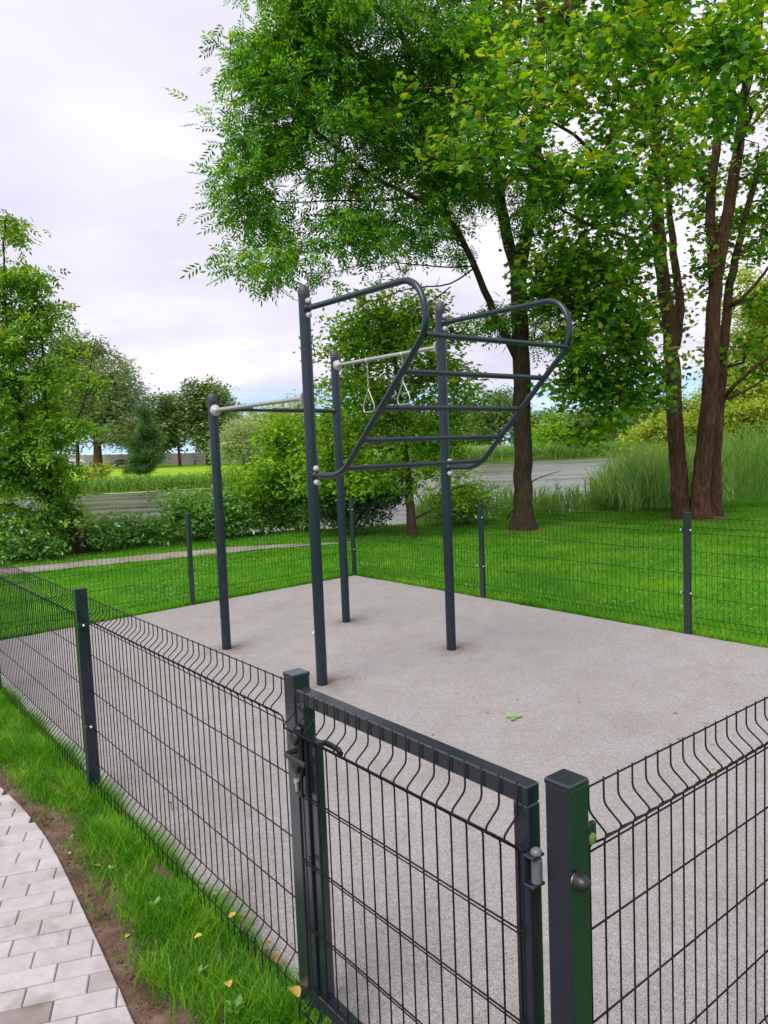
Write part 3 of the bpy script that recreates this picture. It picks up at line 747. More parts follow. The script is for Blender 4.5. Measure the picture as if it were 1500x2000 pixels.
MB().ball(W(PB[0]+.036, PB[1]-.022, .387), .022, -V, 12).build('bolt_cover', M['grey_cap'], rig, True)
def grip_bar(a, b, z, d):
    pa, pb = W(*a, z[0]), W(*b, z[1]); e = (pb-pa)/np.linalg.norm(pb-pa)
    o = MB().tube([pa+e*PR*.9, pb-e*PR*.9], .0175, 14).build('grip_bar', M['steel'], rig, True, 50)
    for q, s in ((pa, 1), (pb, -1)):
        MB().lathe(q+e*s*(PR-.004), [(.048, 0), (.050, .010), (.040, .020), (.024, .030), (.018, .045)], e*s, 18).build('bar_flange', M['grey_cap'], o, True, 50)
grip_bar(PA, PB, (2.142, 2.135), 0); grip_bar(PC, PD, (2.595, 2.575), 0)
e = (W(*PC)-W(*PA)); e /= np.linalg.norm(e); side = np.cross(Z, e)
a0, b0 = W(*PA, 2.150), W(*PC, 2.145)
bo = MB().tube([a0+e*.03, b0-e*.03], .0145, 12).build('stepped_bar', M['rig_paint'], rig, True, 50)
MB().tube([a0+e*.10+Z*.004, a0+e*.40+Z*.004], .0205, 12).build('grip_sleeve', M['black_plastic'], bo, True, 50)
MB().tube([a0+e*.62, b0-e*.10], .0185, 12).build('grip_sleeve', M['black_plastic'], bo, True, 50)
MB().lathe(b0-e*(PR-.004), [(.034, 0), (.034, .012), (.018, .03)], -e, 14).build('bar_flange', M['rig_paint'], bo, True, 50)
# two hanging triangular grips
for k, (uu, zt, zap, zb, lab) in enumerate(((4.77, 2.565, 2.305, 2.10, 'pale triangular hand grip on a chain, nearer the back-left post'),
                                            (4.255, 2.56, 2.322, 2.135, 'pale triangular hand grip on a chain, nearer the ladder'))):
    r = empty('hanging_grip', W(uu, PC[1], zb), lab, 'gym ring', 'hanging grips on the rear steel bar')
    vv = PC[1]+.002
    ch = MB()
    n = 9
    for i in range(n):
        zc_ = zt - (zt-zap-.02)*(i+.5)/n; hl = (zt-zap)/n*.62
        ring = []
        for q in range(9):
            a = 2*math.pi*q/8; x = .008*math.cos(a); z = hl*math.sin(a)
            ring.append(W(uu, vv, zc_) + (U if i % 2 else V)*x + Z*z)
        ch.tube(ring, .0026, 5, False)
    ch.lathe(W(uu-.012, vv, zt+.014), [(.0225, 0), (.0225, .024)], U, 14)
    ch.build('chain', M['steel'], r, True)
    tri = fillet([W(uu, vv, zap+.012), W(uu+.088, vv, zb+.055), W(uu+.078, vv, zb), W(uu-.078, vv, zb), W(uu-.088, vv, zb+.055), W(uu, vv, zap+.012)], [0, .05, .03, .03, .05, 0], 4)
    MB().tube(tri, .0062, 10, False).build('grip', M['steel'], r, True, 60)

# =================================================================== VEGETATION TOOLS
def instances(tv, tf, pos, R3, scale):
    """stack copies of a template (verts, faces) -> arrays for np_mesh"""
    tv = np.array(tv, float); n = len(pos); k = len(tv)
    v = np.einsum('nij,kj->nki', R3, tv)*scale[:, None, None] + pos[:, None, :]
    fl_ = np.concatenate([np.array(f) for f in tf]); tot = np.array([len(f) for f in tf])
    loops = (fl_[None, :] + (np.arange(n)*k)[:, None]).ravel()
    tots = np.tile(tot, n); starts = np.concatenate([[0], np.cumsum(tots)[:-1]])
    return v.reshape(-1, 3), loops, starts, tots
def frames(direction, up, spin=None):
    """matrices with columns (side, direction, normal); normal as close to `up` as possible"""
    d = direction/np.linalg.norm(direction, axis=1)[:, None]
    nrm = up - d*(up*d).sum(1)[:, None]; nrm /= (np.linalg.norm(nrm, axis=1)[:, None]+1e-9)
    s = np.cross(d, nrm)
    return np.stack([s, d, nrm], -1)
def quad_leaf(w, l, bend=.12): return [(0, 0, 0), (w/2, l*.45, bend*l*.35), (0, l, -bend*l*.4), (-w/2, l*.45, bend*l*.35)], [(0, 1, 2), (0, 2, 3)]
def compound_leaf(pairs, length, lw, ll, droop=.25):
    vs = []; fs = []
    for i in range(pairs*2+1):
        k = i//2; t = .28 + .72*k/pairs if i < pairs*2 else 1.0
        sgn = 1 if i % 2 == 0 else -1
        p = np.array([0, t*length, -droop*length*t*t])
        a = math.radians(52 if i < pairs*2 else 0)*sgn
        d = np.array([math.sin(a), math.cos(a), -.28]); d /= np.linalg.norm(d); s = np.array([math.cos(a), -math.sin(a), .0])
        b = len(vs); q = ll*(.8 if k == 0 else 1.)
        vs += [p, p+d*q*.45+s*lw/2, p+d*q, p+d*q*.45-s*lw/2]; fs += [(b, b+1, b+2, b+3)]
    return vs, fs
def maple_leaf():
    out_ = [(0, 0), (.16, -.02), (.42, .10), (.30, .24), (.52, .50), (.24, .50), (.17, .62), (0, 1.0), (-.17, .62), (-.24, .50), (-.52, .50), (-.30, .24), (-.42, .10), (-.16, -.02)]
    vs = [(0, .34, .05)] + [(x, y, -.16*abs(x)-.14*max(0, y-.4)) for x, y in out_]
    n = len(out_); return vs, [(0, 1+i, 1+(i+1) % n) for i in range(n)]
LEAVES = {
    'ash': (compound_leaf(4, .25, .028, .092), ), 'maple': (maple_leaf(), ),
    'quad': (quad_leaf(.45, 1.0), ), 'narrow': (quad_leaf(.22, 1.0), ), 'boxelder': (compound_leaf(2, .16, .045, .095, .2), ),
}
def blob_points(r, blobs, n, clump=13, csig=.27):
    vols = np.array([b[6] if len(b) > 6 else 1.0 for b in blobs]) * np.array([(b[3]*b[4])*(b[2]/15.)**2 for b in blobs])**.9
    cnt = np.maximum(3, (n*vols/vols.sum()).astype(int)); pts = []
    for b, c in zip(blobs, cnt):
        ctr = at(b[0], b[1], b[2]); rad = np.array([b[3]*b[2]/F, b[5], b[4]*b[2]/F])
        k = max(2, int(c/clump)); d = r.normal(size=(k, 3)); d /= np.linalg.norm(d, axis=1)[:, None]
        cc = ctr + d*(r.random(k)**(1/2.2))[:, None]*rad*.95
        g = cc[r.integers(0, k, c)] + np.clip(r.normal(size=(c, 3)), -1.5, 1.5)*np.array([1, 1, .6])*csig
        pts.append(g)
    return np.concatenate(pts)
def grow(r, nodes, parent, pts, pull=.12, droop=.06):
    """attach every point to the growing skeleton; returns nodes, parents, index of the tip of each point"""
    nodes = list(map(np.array, nodes)); parent = list(parent); N0 = len(nodes)
    cap_ = N0 + len(pts)*5 + 10
    A = np.zeros((cap_, 3)); A[:N0] = np.array(nodes); PL = np.zeros(cap_); k = N0
    for i in range(N0):
        if parent[i] >= 0: PL[i] = PL[parent[i]] + np.linalg.norm(A[i]-A[parent[i]])
    d0 = np.array([((A[:N0]-p)**2).sum(1).min() for p in pts])
    order = np.argsort(d0); tips = np.zeros(len(pts), int); par = np.full(cap_, -1); par[:N0] = parent
    for ix in order:
        p = pts[ix]; df = A[:k]-p; ds = np.sqrt((df**2).sum(1))
        j = int(np.argmin(ds + pull*PL[:k] + .25*np.maximum(0, df[:, 2]))); L_ = ds[j]
        seg = min(4, max(1, int(L_/.35))); prev = j; a = A[j].copy(); side_ = r.normal(size=3)*.07*L_
        for s_ in range(1, seg+1):
            if k >= cap_-1: break
            t = s_/seg; q = a*(1-t)+p*t + side_*math.sin(math.pi*t) + np.array([0, 0, 1])*math.sin(math.pi*t)*L_*droop
            A[k] = q; par[k] = prev; PL[k] = PL[prev] + L_/seg; prev = k; k += 1
        tips[ix] = prev
    return A[:k], par[:k], tips
def branch_mesh(name, A, par, N0, rad, material):
    idx = np.arange(N0, len(A)); idx = idx[par[idx] >= 0]
    a = A[par[idx]]; b = A[idx]; ra = np.minimum(rad[par[idx]], rad[idx]*1.5); rb = rad[idx]
    n = 5; d = b-a; ln = np.linalg.norm(d, axis=1); ok = ln > 1e-5; a, b, ra, rb, d = a[ok], b[ok], ra[ok], rb[ok], d[ok]/ln[ok][:, None]
    ref = np.where(np.abs(d[:, 2:3]) < .9, np.array([[0, 0, 1.]]), np.array([[1., 0, 0]])); s = np.cross(d, ref); s /= np.linalg.norm(s, axis=1)[:, None]; t = np.cross(d, s)
    an = 2*np.pi*np.arange(n)/n; ring = np.cos(an)[None, :, None]*s[:, None, :] + np.sin(an)[None, :, None]*t[:, None, :]
    v = np.concatenate([a[:, None, :]+ring*ra[:, None, None], b[:, None, :]+ring*rb[:, None, None]], 1)
    m_ = len(a); base = (np.arange(m_)*2*n)[:, None]
    q = np.concatenate([np.stack([np.full(1, i), np.full(1, (i+1) % n), np.full(1, n+(i+1) % n), np.full(1, n+i)], 1) for i in range(n)], 0)
    loops = (q.ravel()[None, :] + base).ravel(); k = m_*n
    return np_mesh(name, v.reshape(-1, 3), loops, np.arange(k)*4, np.full(k, 4), material, True)
def leaf_cloud(r, A, par, tips, kind, per, spread, size, upbias=.9, droopy=.3, centre=None, along=.5):
    tv, tf = LEAVES[kind][0]
    T = np.repeat(tips, per); n = len(T)
    tipd = A[T]-A[np.maximum(par[T], 0)]; tipd /= (np.linalg.norm(tipd, axis=1)[:, None]+1e-6)
    pos = A[T] - tipd*(r.random(n)*along*spread*1.6)[:, None] + r.normal(size=(n, 3))*np.array([1, 1, .65])*spread*.55
    dirs = tipd*.7 + r.normal(size=(n, 3))*.75; dirs[:, 2] = dirs[:, 2]*.5 - droopy
    up = r.normal(size=(n, 3))*(1-upbias)*1.6; up[:, 2] += upbias
    R3 = frames(dirs, up); sc = size*(.65+.6*r.random(n))
    return instances(tv, tf, pos, R3, sc)
def limb_tube(b, pts, r0, r1, r, n=10, wob=.02):
    P = resample(np.array(pts), max(4, int(np.linalg.norm(np.diff(np.array(pts), axis=0), axis=1).sum()/.25)))
    for _ in range(2): P[1:-1] = (P[:-2]+2*P[1:-1]+P[2:])/4
    P[1:-1] += r.normal(size=P[1:-1].shape)*wob
    t = np.linspace(0, 1, len(P)); rr = r0*(1-t)+r1*t
    return P, rr
def tree(name, label, cat, limbs, blobs, n, leaf, leafmat, barkmat, per=8, spread=.25, size=1.0, seed=1, group=None, root_flare=1.5,
         twig=.0035, upbias=.8, droopy=.3, pull=.12, bdroop=.05, extra_dead=None, sides=12, maxr=.06, along=.5, clump=13, csig=.27, bare=None, nbare=0):
    """limbs: [(list of (px, py, D) or world points, r0, r1)], first one is the trunk; blobs: (px, py, D, rx_px, ry_px, depth_m[, density])"""
    r = np.random.default_rng(seed)
    conv = lambda p: at(*p) if not isinstance(p, np.ndarray) else p
    base = conv(limbs[0][0][0]); gz = float(ground_z(base[0], base[1]))
    root = empty(name, (base[0], base[1], gz), label, cat, group)
    tb = MB(); nodes = []; par = []; rads = []
    for li, (pl, r0, r1) in enumerate(limbs):
        pts = [conv(p) for p in pl]
        P, rr = limb_tube(tb, pts, r0, r1, r, wob=min(.012, r0*.12))
        if abs(P[0][2]-float(ground_z(P[0][0], P[0][1]))) < .6:
            P = np.vstack([[P[0][0], P[0][1], float(ground_z(P[0][0], P[0][1]))-.15], P]); rr = np.concatenate([[r0*root_flare], rr])
            hgt = P[:, 2]-gz; rr = rr*(1+(root_flare-1)*np.exp(-np.clip(hgt, 0, 9)*5.0/max(.3, r0*4)))
            rr[0] = rr[1]
        tb.tube(P, rr, sides)
        s0 = len(nodes)
        if s0:
            dd = ((np.array(nodes)-P[0])**2).sum(1); pj = int(np.argmin(dd))
        else: pj = -1
        for i_, p in enumerate(P):
            nodes.append(p); par.append(pj if i_ == 0 else len(nodes)-2); rads.append(rr[i_])
    tb.build('trunk', barkmat, root, True)
    pts = blob_points(r, blobs, n, clump, csig)
    nleaf = len(pts)
    if bare: pts = np.concatenate([pts, blob_points(r, bare, nbare, 1, .05)])
    gzv = ground_z(pts[:, 0], pts[:, 1]); leafy = np.arange(len(pts)) < nleaf; kz = pts[:, 2] > gzv+.12; pts = pts[kz]; leafy = leafy[kz]
    N0 = len(nodes)
    # twigs start on the upper part of the skeleton only
    A, par, tips = grow(r, nodes, par, pts, pull, bdroop)
    cnt = np.zeros(len(A)); np.add.at(cnt, tips, 1)
    for i in range(len(A)-1, N0-1, -1): cnt[par[i]] += cnt[i]
    rad = np.maximum(twig*np.power(np.maximum(cnt, 1), .48), twig); rad = np.minimum(rad, maxr); rad[:N0] = np.minimum(np.array(rads), maxr*1.0)
    off = ORIGIN[root]
    bo_ = new_obj('branches', branch_mesh('branches', A-off, par, N0, rad, barkmat), root); tag(bo_, kind='stuff')
    v, l, s, t = leaf_cloud(r, A, par, tips[leafy], leaf, per, spread, size, upbias, droopy, along=along)
    co = new_obj('crown', np_mesh('crown', v-off, l, s, t, leafmat), root); tag(co, kind='stuff')
    return root

# =================================================================== TREES
# ash behind the station
A_ = 15.66
ash_limbs = [
    ([(1022,1032,A_),(1022,900,A_),(1020,760,A_),(1015,640,A_),(1012,540,A_)], .20, .17),
    ([(1012,550,A_),(985,440,A_+.2),(968,330,A_+.3),(950,180,A_+.4),(935,20,A_+.5),(915,-200,A_+.5)], .13, .05),
    ([(1012,550,A_),(1032,440,A_-.2),(1046,330,A_-.3),(1052,190,A_-.5),(1056,30,A_-.6),(1062,-220,A_-.6)], .14, .05),
    ([(1010,700,A_),(958,600,A_-.5),(915,490,A_-.9),(876,422,A_-1.3),(812,384,A_-1.8),(735,350,A_-2.2),(668,298,A_-2.5),(610,250,A_-2.7)], .085, .02),
    ([(876,422,A_-1.3),(853,360,A_-1.5),(840,290,A_-1.7),(815,180,A_-1.8),(780,60,A_-1.9),(750,-120,A_-1.9)], .075, .03),
    ([(930,520,A_-.8),(864,523,A_-1.4),(764,511,A_-1.9),(700,515,A_-2.2),(640,540,A_-2.5),(590,532,A_-2.7)], .017, .004),
    ([(905,470,A_-1),(830,455,A_-1.6),(740,460,A_-2.1),(660,480,A_-2.5),(560,500,A_-2.9),(500,505,A_-3.1)], .022, .005),
    ([(812,384,A_-1.8),(740,395,A_-2.2),(640,390,A_-2.6),(540,400,A_-3),(480,370,A_-3.2)], .022, .005),
    ([(1016,600,A_),(1065,540,A_+.3),(1110,490,A_+.5),(1150,450,A_+.8)], .06, .03),
    ([(930,520,A_-.8),(880,560,A_-1.3),(790,560,A_-1.8),(720,600,A_-2.2),(640,545,A_-2.6)], .018, .004),
    ([(880,560,A_-1.3),(830,600,A_-1.5),(760,640,A_-1.9)], .012, .004),
]
D1, D2, D3 = 13.0, 14.0, 15.4
ash_blobs = [(b[0]+max(0, (700-b[0])*.06),)+b[1:] for b in [(760,420,13.6,90,45,.8,.9),(680,470,13.2,80,35,.7,.8),(830,450,14.2,60,50,.8,.7),(560,545,12.8,50,22,.5,.6),(860,350,14,70,50,.8,.7),(900,470,15,50,60,.8,.6),(430,360,12.5,40,30,.5,.8),(560,130,D1,110,95,1.2),(640,40,D1,150,100,1.3),(770,120,D2,150,120,1.4),(505,215,12.7,70,65,.8),(450,330,12.5,58,42,.7),(600,290,D1,120,85,1.0),
    (720,250,D2,140,95,1.2),(850,150,D2,130,140,1.4),(520,410,12.6,85,55,.8),(620,430,D1,100,45,.8,.8),(470,515,12.5,58,36,.6),(550,490,12.8,70,38,.7,.8),
    (880,20,D3,150,120,1.6),(700,-110,D2,260,110,1.8),(530,20,12.8,80,70,.9),(480,110,12.6,45,45,.6),(960,220,D3,80,140,1.3,.8),(930,380,D3,70,60,1.0,.6),
    (1050,330,D3,60,150,1.2,.6),(740,340,D2,110,50,.9,.7),(830,300,D2,80,70,1.,.8),(440,290,12.5,45,40,.6,.7),(610,180,D1,120,90,1.1),(1060,620,16.2,80,70,1.,.5),(1090,520,16.4,70,50,1.,.4),(970,640,15.6,80,50,1.,.45)]]
tree('ash_tree', 'tall ash tree with single dark trunk and feathery leaves overhanging the station', 'tree', ash_limbs, ash_blobs, 2350, 'ash', M['ash_leaf'], M['ash_bark'],
     per=7, spread=.30, size=1.2, bare=[(700,480,13.4,110,40,.7),(790,540,13.9,90,35,.6),(620,545,13.,60,25,.5)], nbare=70, csig=.24, seed=11, root_flare=1.8, upbias=.72, droopy=.35, maxr=.05, sides=14)
# maple with several stems on the right
B_ = 16.7
mp_limbs = [
    ([(1332,1006,B_),(1326,930,B_),(1320,850,B_),(1316,760,B_),(1312,680,B_),(1300,590,B_-.1),(1290,500,B_-.2),(1282,400,B_-.3),(1283,300,B_-.3),(1281,200,B_-.4),(1275,90,B_-.5),(1268,-60,B_-.6),(1262,-220,B_-.6)], .195, .06),
    ([(1318,680,B_),(1330,590,B_+.1),(1318,520,B_+.1),(1308,420,B_+.2),(1300,300,B_+.2)], .11, .05),
    ([(1366,1012,B_-.2),(1371,930,B_-.2),(1382,820,B_-.2),(1388,740,B_-.2),(1392,640,B_-.2),(1396,560,B_-.2),(1410,470,B_-.2),(1428,380,B_-.3),(1442,290,B_-.3),(1452,200,B_-.4),(1480,60,B_-.4),(1505,-120,B_-.5)], .20, .06),
    ([(1396,560,B_-.2),(1392,480,B_-.1),(1385,400,B_),(1395,320,B_),(1408,220,B_+.1),(1424,100,B_+.1),(1440,-80,B_)], .12, .05),
    ([(1392,1010,B_+.3),(1396,930,B_+.3),(1400,840,B_+.3),(1408,740,B_+.3),(1418,620,B_+.3),(1428,540,B_+.3),(1450,440,B_+.3),(1490,300,B_+.3)], .165, .05),
    ([(1306,745,B_),(1280,715,B_-.4),(1240,660,B_-1),(1185,625,B_-1.7),(1125,590,B_-2.4),(1080,560,B_-3)], .06, .02),
    ([(1282,500,B_-.2),(1235,400,B_-.9),(1190,330,B_-1.6),(1120,260,B_-2.8),(1040,220,B_-4)], .055, .02),
    ([(1283,260,B_-.4),(1225,190,B_-1.3),(1165,110,B_-2.2),(1090,20,B_-3)], .06, .025),
    ([(1415,775,B_),(1450,735,B_-.3),(1490,705,B_-.6),(1540,670,B_-1)], .05, .02), ([(1415,780,B_),(1450,770,B_),(1500,735,B_+.3)], .035, .015),
    ([(1424,600,B_),(1462,585,B_-.3),(1485,540,B_-.5),(1530,480,B_-.8)], .05, .02),
    ([(1285,420,B_-.3),(1250,470,B_-1.2),(1150,440,B_-2.6),(1080,400,B_-3.8),(1010,330,B_-5)], .04, .015),
    ([(1390,380,B_),(1350,310,B_-.6),(1310,270,B_-1.4)], .04, .02),
    ([(1300,650,B_),(1262,580,B_-.6),(1200,540,B_-1.2),(1130,520,B_-2)], .045, .015),
    ([(1440,290,B_-.3),(1470,220,B_-2),(1440,120,B_-4.5),(1400,60,B_-6.5)], .05, .015),
    ([(1281,200,B_-.4),(1250,130,B_-2.5),(1230,60,B_-5),(1215,30,B_-6.3)], .05, .015),
    ([(1240,400,B_-.9),(1200,400,B_-3),(1170,340,B_-5)], .04, .012),
]
C1, C2, C3, C4 = 10.3, 12., 14.5, 17.5
mp_blobs = [(1110,560,C3,70,60,1.,1.0),(1190,600,C3,80,60,1.,1.05),(1255,650,15.2,55,70,.9,1.05),(1130,670,C3,80,55,1.,1.05),(1215,700,14.8,70,55,.9,1.05),(1150,760,14.6,80,50,.9,1.05),(1230,770,15,60,50,.9,1.0),(1190,820,14.8,80,28,.8,1.0),(1100,480,C3,70,60,1.,1.2),(1200,500,C3,80,60,1.,1.0),(1340,560,17.2,60,60,.9,.8),(1345,680,17.4,40,50,.8,.6),(960,190,C2,80,60,.8,1.2),(1010,225,C1,70,65,.6,1.2),(750,205,12.3,45,25,.5,1.3),(870,270,12.2,70,45,.6),(1130,90,C2,120,80,1.),(1240,50,C1,110,65,.8,1.3),(1390,60,C1,110,75,.8,1.3),(1330,130,C1,80,60,.7,1.2),
    (1200,180,C2,120,70,1.),(1100,300,C2,110,70,1.),(1180,350,C2,110,65,1.),(1330,300,C3,90,70,1.,.6),(1440,200,C2,90,80,1.),(1480,80,C2,80,90,1.),(1230,450,C3,110,70,1.2),
    (1120,450,C3,100,70,1.2),(1060,150,C3,110,90,1.4),(1180,560,C3,110,70,1.2),(1260,560,C3,70,60,1.),(1110,620,C3,90,70,1.1),(1200,660,C3,90,60,1.1),(1140,720,C3,80,55,1.),(1220,740,C3,80,60,1.),
    (1120,770,14.8,60,40,.8,.8),(1180,800,14.8,70,42,.8,.9),(1260,800,15.2,50,45,.8,.8),(1480,420,C4,70,80,1.2,.7),(1480,560,C4,60,70,1.2,.7),(1470,660,C4,60,50,1.2,.7),(1490,720,C4,60,40,1.2,.6),
    (1000,40,C4,120,90,1.6),(1150,-60,C3,260,90,2.),(1400,-70,C3,240,90,2.),(1600,150,C3,140,200,2.,.6),(1600,480,C4,120,180,2.,.5),(1030,330,C2,70,60,.8),(960,300,C2,60,50,.7,.8),(1340,420,C4,120,90,1.6,.5),(1420,330,C4,90,90,1.5,.5),(1330,200,C4,160,120,1.8,.7),(1250,250,C3,90,80,1.2,.8)]
tree('maple_tree', 'large multi-stemmed maple with reddish brown trunks standing on the right lawn', 'tree', mp_limbs, mp_blobs, 3400, 'maple', M['maple_leaf'], M['maple_bark'],
     per=9, spread=.31, size=.132, seed=23, root_flare=1.55, upbias=.78, droopy=.32, maxr=.05, sides=14)
# small tree behind the station
E_ = 15.5
mid_limbs = [([(806,1042,E_),(797,940,E_),(791,870,E_),(783,790,E_+.1),(772,700,E_+.2),(765,630,E_+.2)], .10, .03),
    ([(791,860,E_),(840,820,E_-.2),(880,850,E_-.2),(905,900,E_-.2)], .04, .012), ([(789,840,E_),(740,790,E_-.3),(700,740,E_-.5),(670,690,E_-.6)], .045, .012),
    ([(785,800,E_),(830,730,E_+.2),(870,660,E_+.3)], .04, .012), ([(793,880,E_),(720,870,E_-.3),(650,880,E_-.5)], .035, .012)]
mid_blobs = [(700,640,E_,65,55,.7),(780,600,E_+.3,80,50,.8),(760,690,E_,110,70,1.),(675,720,E_-.3,55,60,.7),(850,650,E_+.4,80,70,.9),(850,770,E_,85,70,.9),(720,800,E_-.3,85,70,.9),(800,850,E_-.2,100,60,.9),
    (660,850,E_-.4,70,60,.8),(880,880,E_-.2,60,60,.7),(720,920,E_-.4,90,50,.8),(640,930,E_-.3,60,50,.7,.8),(890,960,E_-.1,50,40,.6,.7)]
tree('small_tree', 'small bright green tree with thin brown trunk behind the pull-up station', 'tree', mid_limbs, mid_blobs, 1700, 'quad', M['small_leaf'], M['brown_bark'],
     per=13, spread=.24, size=.125, seed=5, root_flare=1.35, upbias=.6, droopy=.25, maxr=.03)
# box elder on the left edge
G_ = 14.2
box_limbs = [([(158,1052,G_+.4),(110,990,G_+.3),(62,940,G_+.2),(10,880,G_),(-40,820,G_)], .11, .08),
    ([(45,920,G_+.1),(42,850,G_),(40,770,G_),(20,690,G_),(10,600,G_),(5,500,G_),(12,420,G_)], .05, .012),
    ([(105,985,G_+.3),(100,930,G_+.2),(92,860,G_+.1),(88,760,G_),(85,680,G_),(60,560,G_)], .04, .012),
    ([(93,880,G_+.1),(130,850,G_),(165,800,G_-.1),(180,690,G_-.1),(188,655,G_-.1)], .02, .006), ([(-40,820,G_),(-60,650,G_),(-40,450,G_),(-20,350,G_)], .08, .02),
    ([(88,760,G_),(120,720,G_),(150,690,G_)], .016, .006)]
box_blobs = [(8,445,G_,32,38,.4,.9),(25,545,G_,55,38,.6,.9),(75,540,G_,26,25,.4),(55,620,G_,55,45,.6,.9),(95,655,G_,35,45,.5),(20,680,G_,60,60,.8),(75,735,G_,75,55,.8),(140,720,G_,36,45,.5,.7),(185,660,G_-.1,14,16,.2),
    (180,720,G_-.1,20,40,.3,.6),(40,800,G_,80,55,.9),(120,810,G_,65,50,.8),(165,830,G_-.1,35,30,.4,.6),(60,880,G_,80,55,.9),(125,890,G_,45,50,.7,.8),(20,950,G_,70,55,.9),(110,960,G_+.2,55,40,.7,.8),(50,1010,G_,90,40,.9),(-70,600,G_,90,180,1.2,.6),(-80,850,G_,90,160,1.2,.6),(150,960,G_+.3,35,45,.5,.7)]
tree('box_elder', 'light green box elder with leaning dark trunk at the left edge', 'tree', box_limbs, [(b[0]*(.8 if b[0] > 0 else 1),)+b[1:] for b in box_blobs], 980, 'boxelder', M['boxelder_leaf'], M['dark_bark'],
     per=8, spread=.22, size=1.05, csig=.2, seed=31, root_flare=1.2, upbias=.7, droopy=.3, maxr=.03, along=.7)
# ------------------------------------------------------------------ shrubs on the near bank
def shrub(name, label, px, py, D, w, h, n, leaf, leafmat, per, size, spread, seed, group=None, dep=None, barkm='dark_bark', cat='shrub', extra=(), stems=5, upbias=.65, twig=.003):
    """a shrub whose foot stands on the ground below pixel px; w, h in pixels: half width and full height"""
    r = random.Random(seed)
    q = at(px, py, D); base = np.array([q[0], D, float(ground_z(q[0], D))]); sc = D/F
    wm, hm = w*sc, h*sc; dep = dep or wm*.8
    top = q[2]                                                     # py is the centre height of the foliage
    limbs = []; blobs = []
    for i in range(stems):
        a = r.uniform(0, 6.28); e_ = base + np.array([math.cos(a)*wm*.5, math.sin(a)*dep*.5, 0]); e_[2] = q[2] + r.uniform(-.1, .3)*hm
        s_ = base + np.array([math.cos(a)*wm*.12, math.sin(a)*dep*.12, 0])
        limbs.append(([s_, s_*.5+e_*.5+np.array([0, 0, .1*hm]), e_], max(.008, .012*hm), .004))
    for i in range(6):
        a = i*1.05+r.uniform(-.3, .3)
        blobs.append((px+math.cos(a)*w*.5, py+math.sin(a)*h*.26, D+r.uniform(-.3, .3)*dep, w*r.uniform(.42, .62), h*r.uniform(.22, .34), dep*.6))
    blobs.append((px, py, D, w*.6, h*.4, dep*.7)); blobs += list(extra)
    return tree(name, label, cat, limbs, blobs, n, leaf, M[leafmat], M[barkm], per=per, spread=spread, size=size, seed=seed, group=group, root_flare=1.0, twig=twig, upbias=upbias, maxr=.02, sides=6)
gb = 'bushes on the near bank'
shrub('bramble_bush', 'low bramble bush at the left edge below the box elder', 45, 1060, 13.9, 95, 90, 380, 'quad', 'bramble_leaf', 14, .105, .17, 41, gb)
shrub('bramble_bush', 'dark leafy bramble between the leaning trunk and the water', 185, 1048, 15.2, 90, 80, 360, 'quad', 'bramble_leaf', 14, .11, .2, 42, gb)
shrub('bramble_bush', 'bramble bush left of the left back fence post', 285, 1040, 15.8, 70, 72, 280, 'quad', 'bramble_leaf', 14, .11, .2, 43, gb)
shrub('bramble_bush', 'bramble bush right behind the left back fence post', 392, 1006, 16.2, 72, 125, 420, 'quad', 'bramble_leaf', 14, .11, .2, 44, gb)
shrub('bramble_bush', 'bramble bush behind the leftmost station post', 465, 1015, 16.6, 65, 90, 240, 'quad', 'bramble_leaf', 14, .11, .2, 45, gb)
shrub('leafy_bush', 'tall bright green bush on the bank between the front station posts', 590, 920, 17.2, 100, 210, 1000, 'quad', 'small_leaf', 18, .12, .24, 46, gb)
shrub('leafy_bush', 'bright green bush beside the leftmost station post', 515, 975, 17.6, 60, 130, 380, 'quad', 'small_leaf', 20, .10, .22, 47, gb)
shrub('dark_bush', 'dark shaded bush under the small tree behind the corner fence post', 690, 975, 16.1, 110, 120, 520, 'quad', 'yew_leaf', 18, .095, .2, 48, gb)
shrub('dark_bush', 'leafy bush left of the ash trunk by the water', 905, 985, 17.2, 70, 100, 330, 'quad', 'bramble_leaf', 18, .085, .18, 49, gb)
shrub('young_sapling', 'thin young sapling beside the leftmost station post over the brambles', 440, 955, 16.9, 30, 130, 80, 'boxelder', 'small_leaf', 6, .8, .15, 56, gb, stems=2)
shrub('lime_bush', 'yellow-green bush behind the reeds right of the maple', 1455, 790, 30.0, 110, 150, 900, 'quad', 'lime_leaf', 22, .17, .42, 51, 'bushes behind the right reeds')
shrub('lime_bush', 'tall yellow-green bush at the right edge behind the maple', 1520, 640, 34.0, 120, 260, 1000, 'quad', 'lime_leaf', 22, .19, .5, 52, 'bushes behind the right reeds')
shrub('lime_bush', 'green bush directly behind the maple trunks', 1310, 850, 33.0, 80, 100, 500, 'quad', 'lime_leaf', 20, .17, .42, 53, 'bushes behind the right reeds')
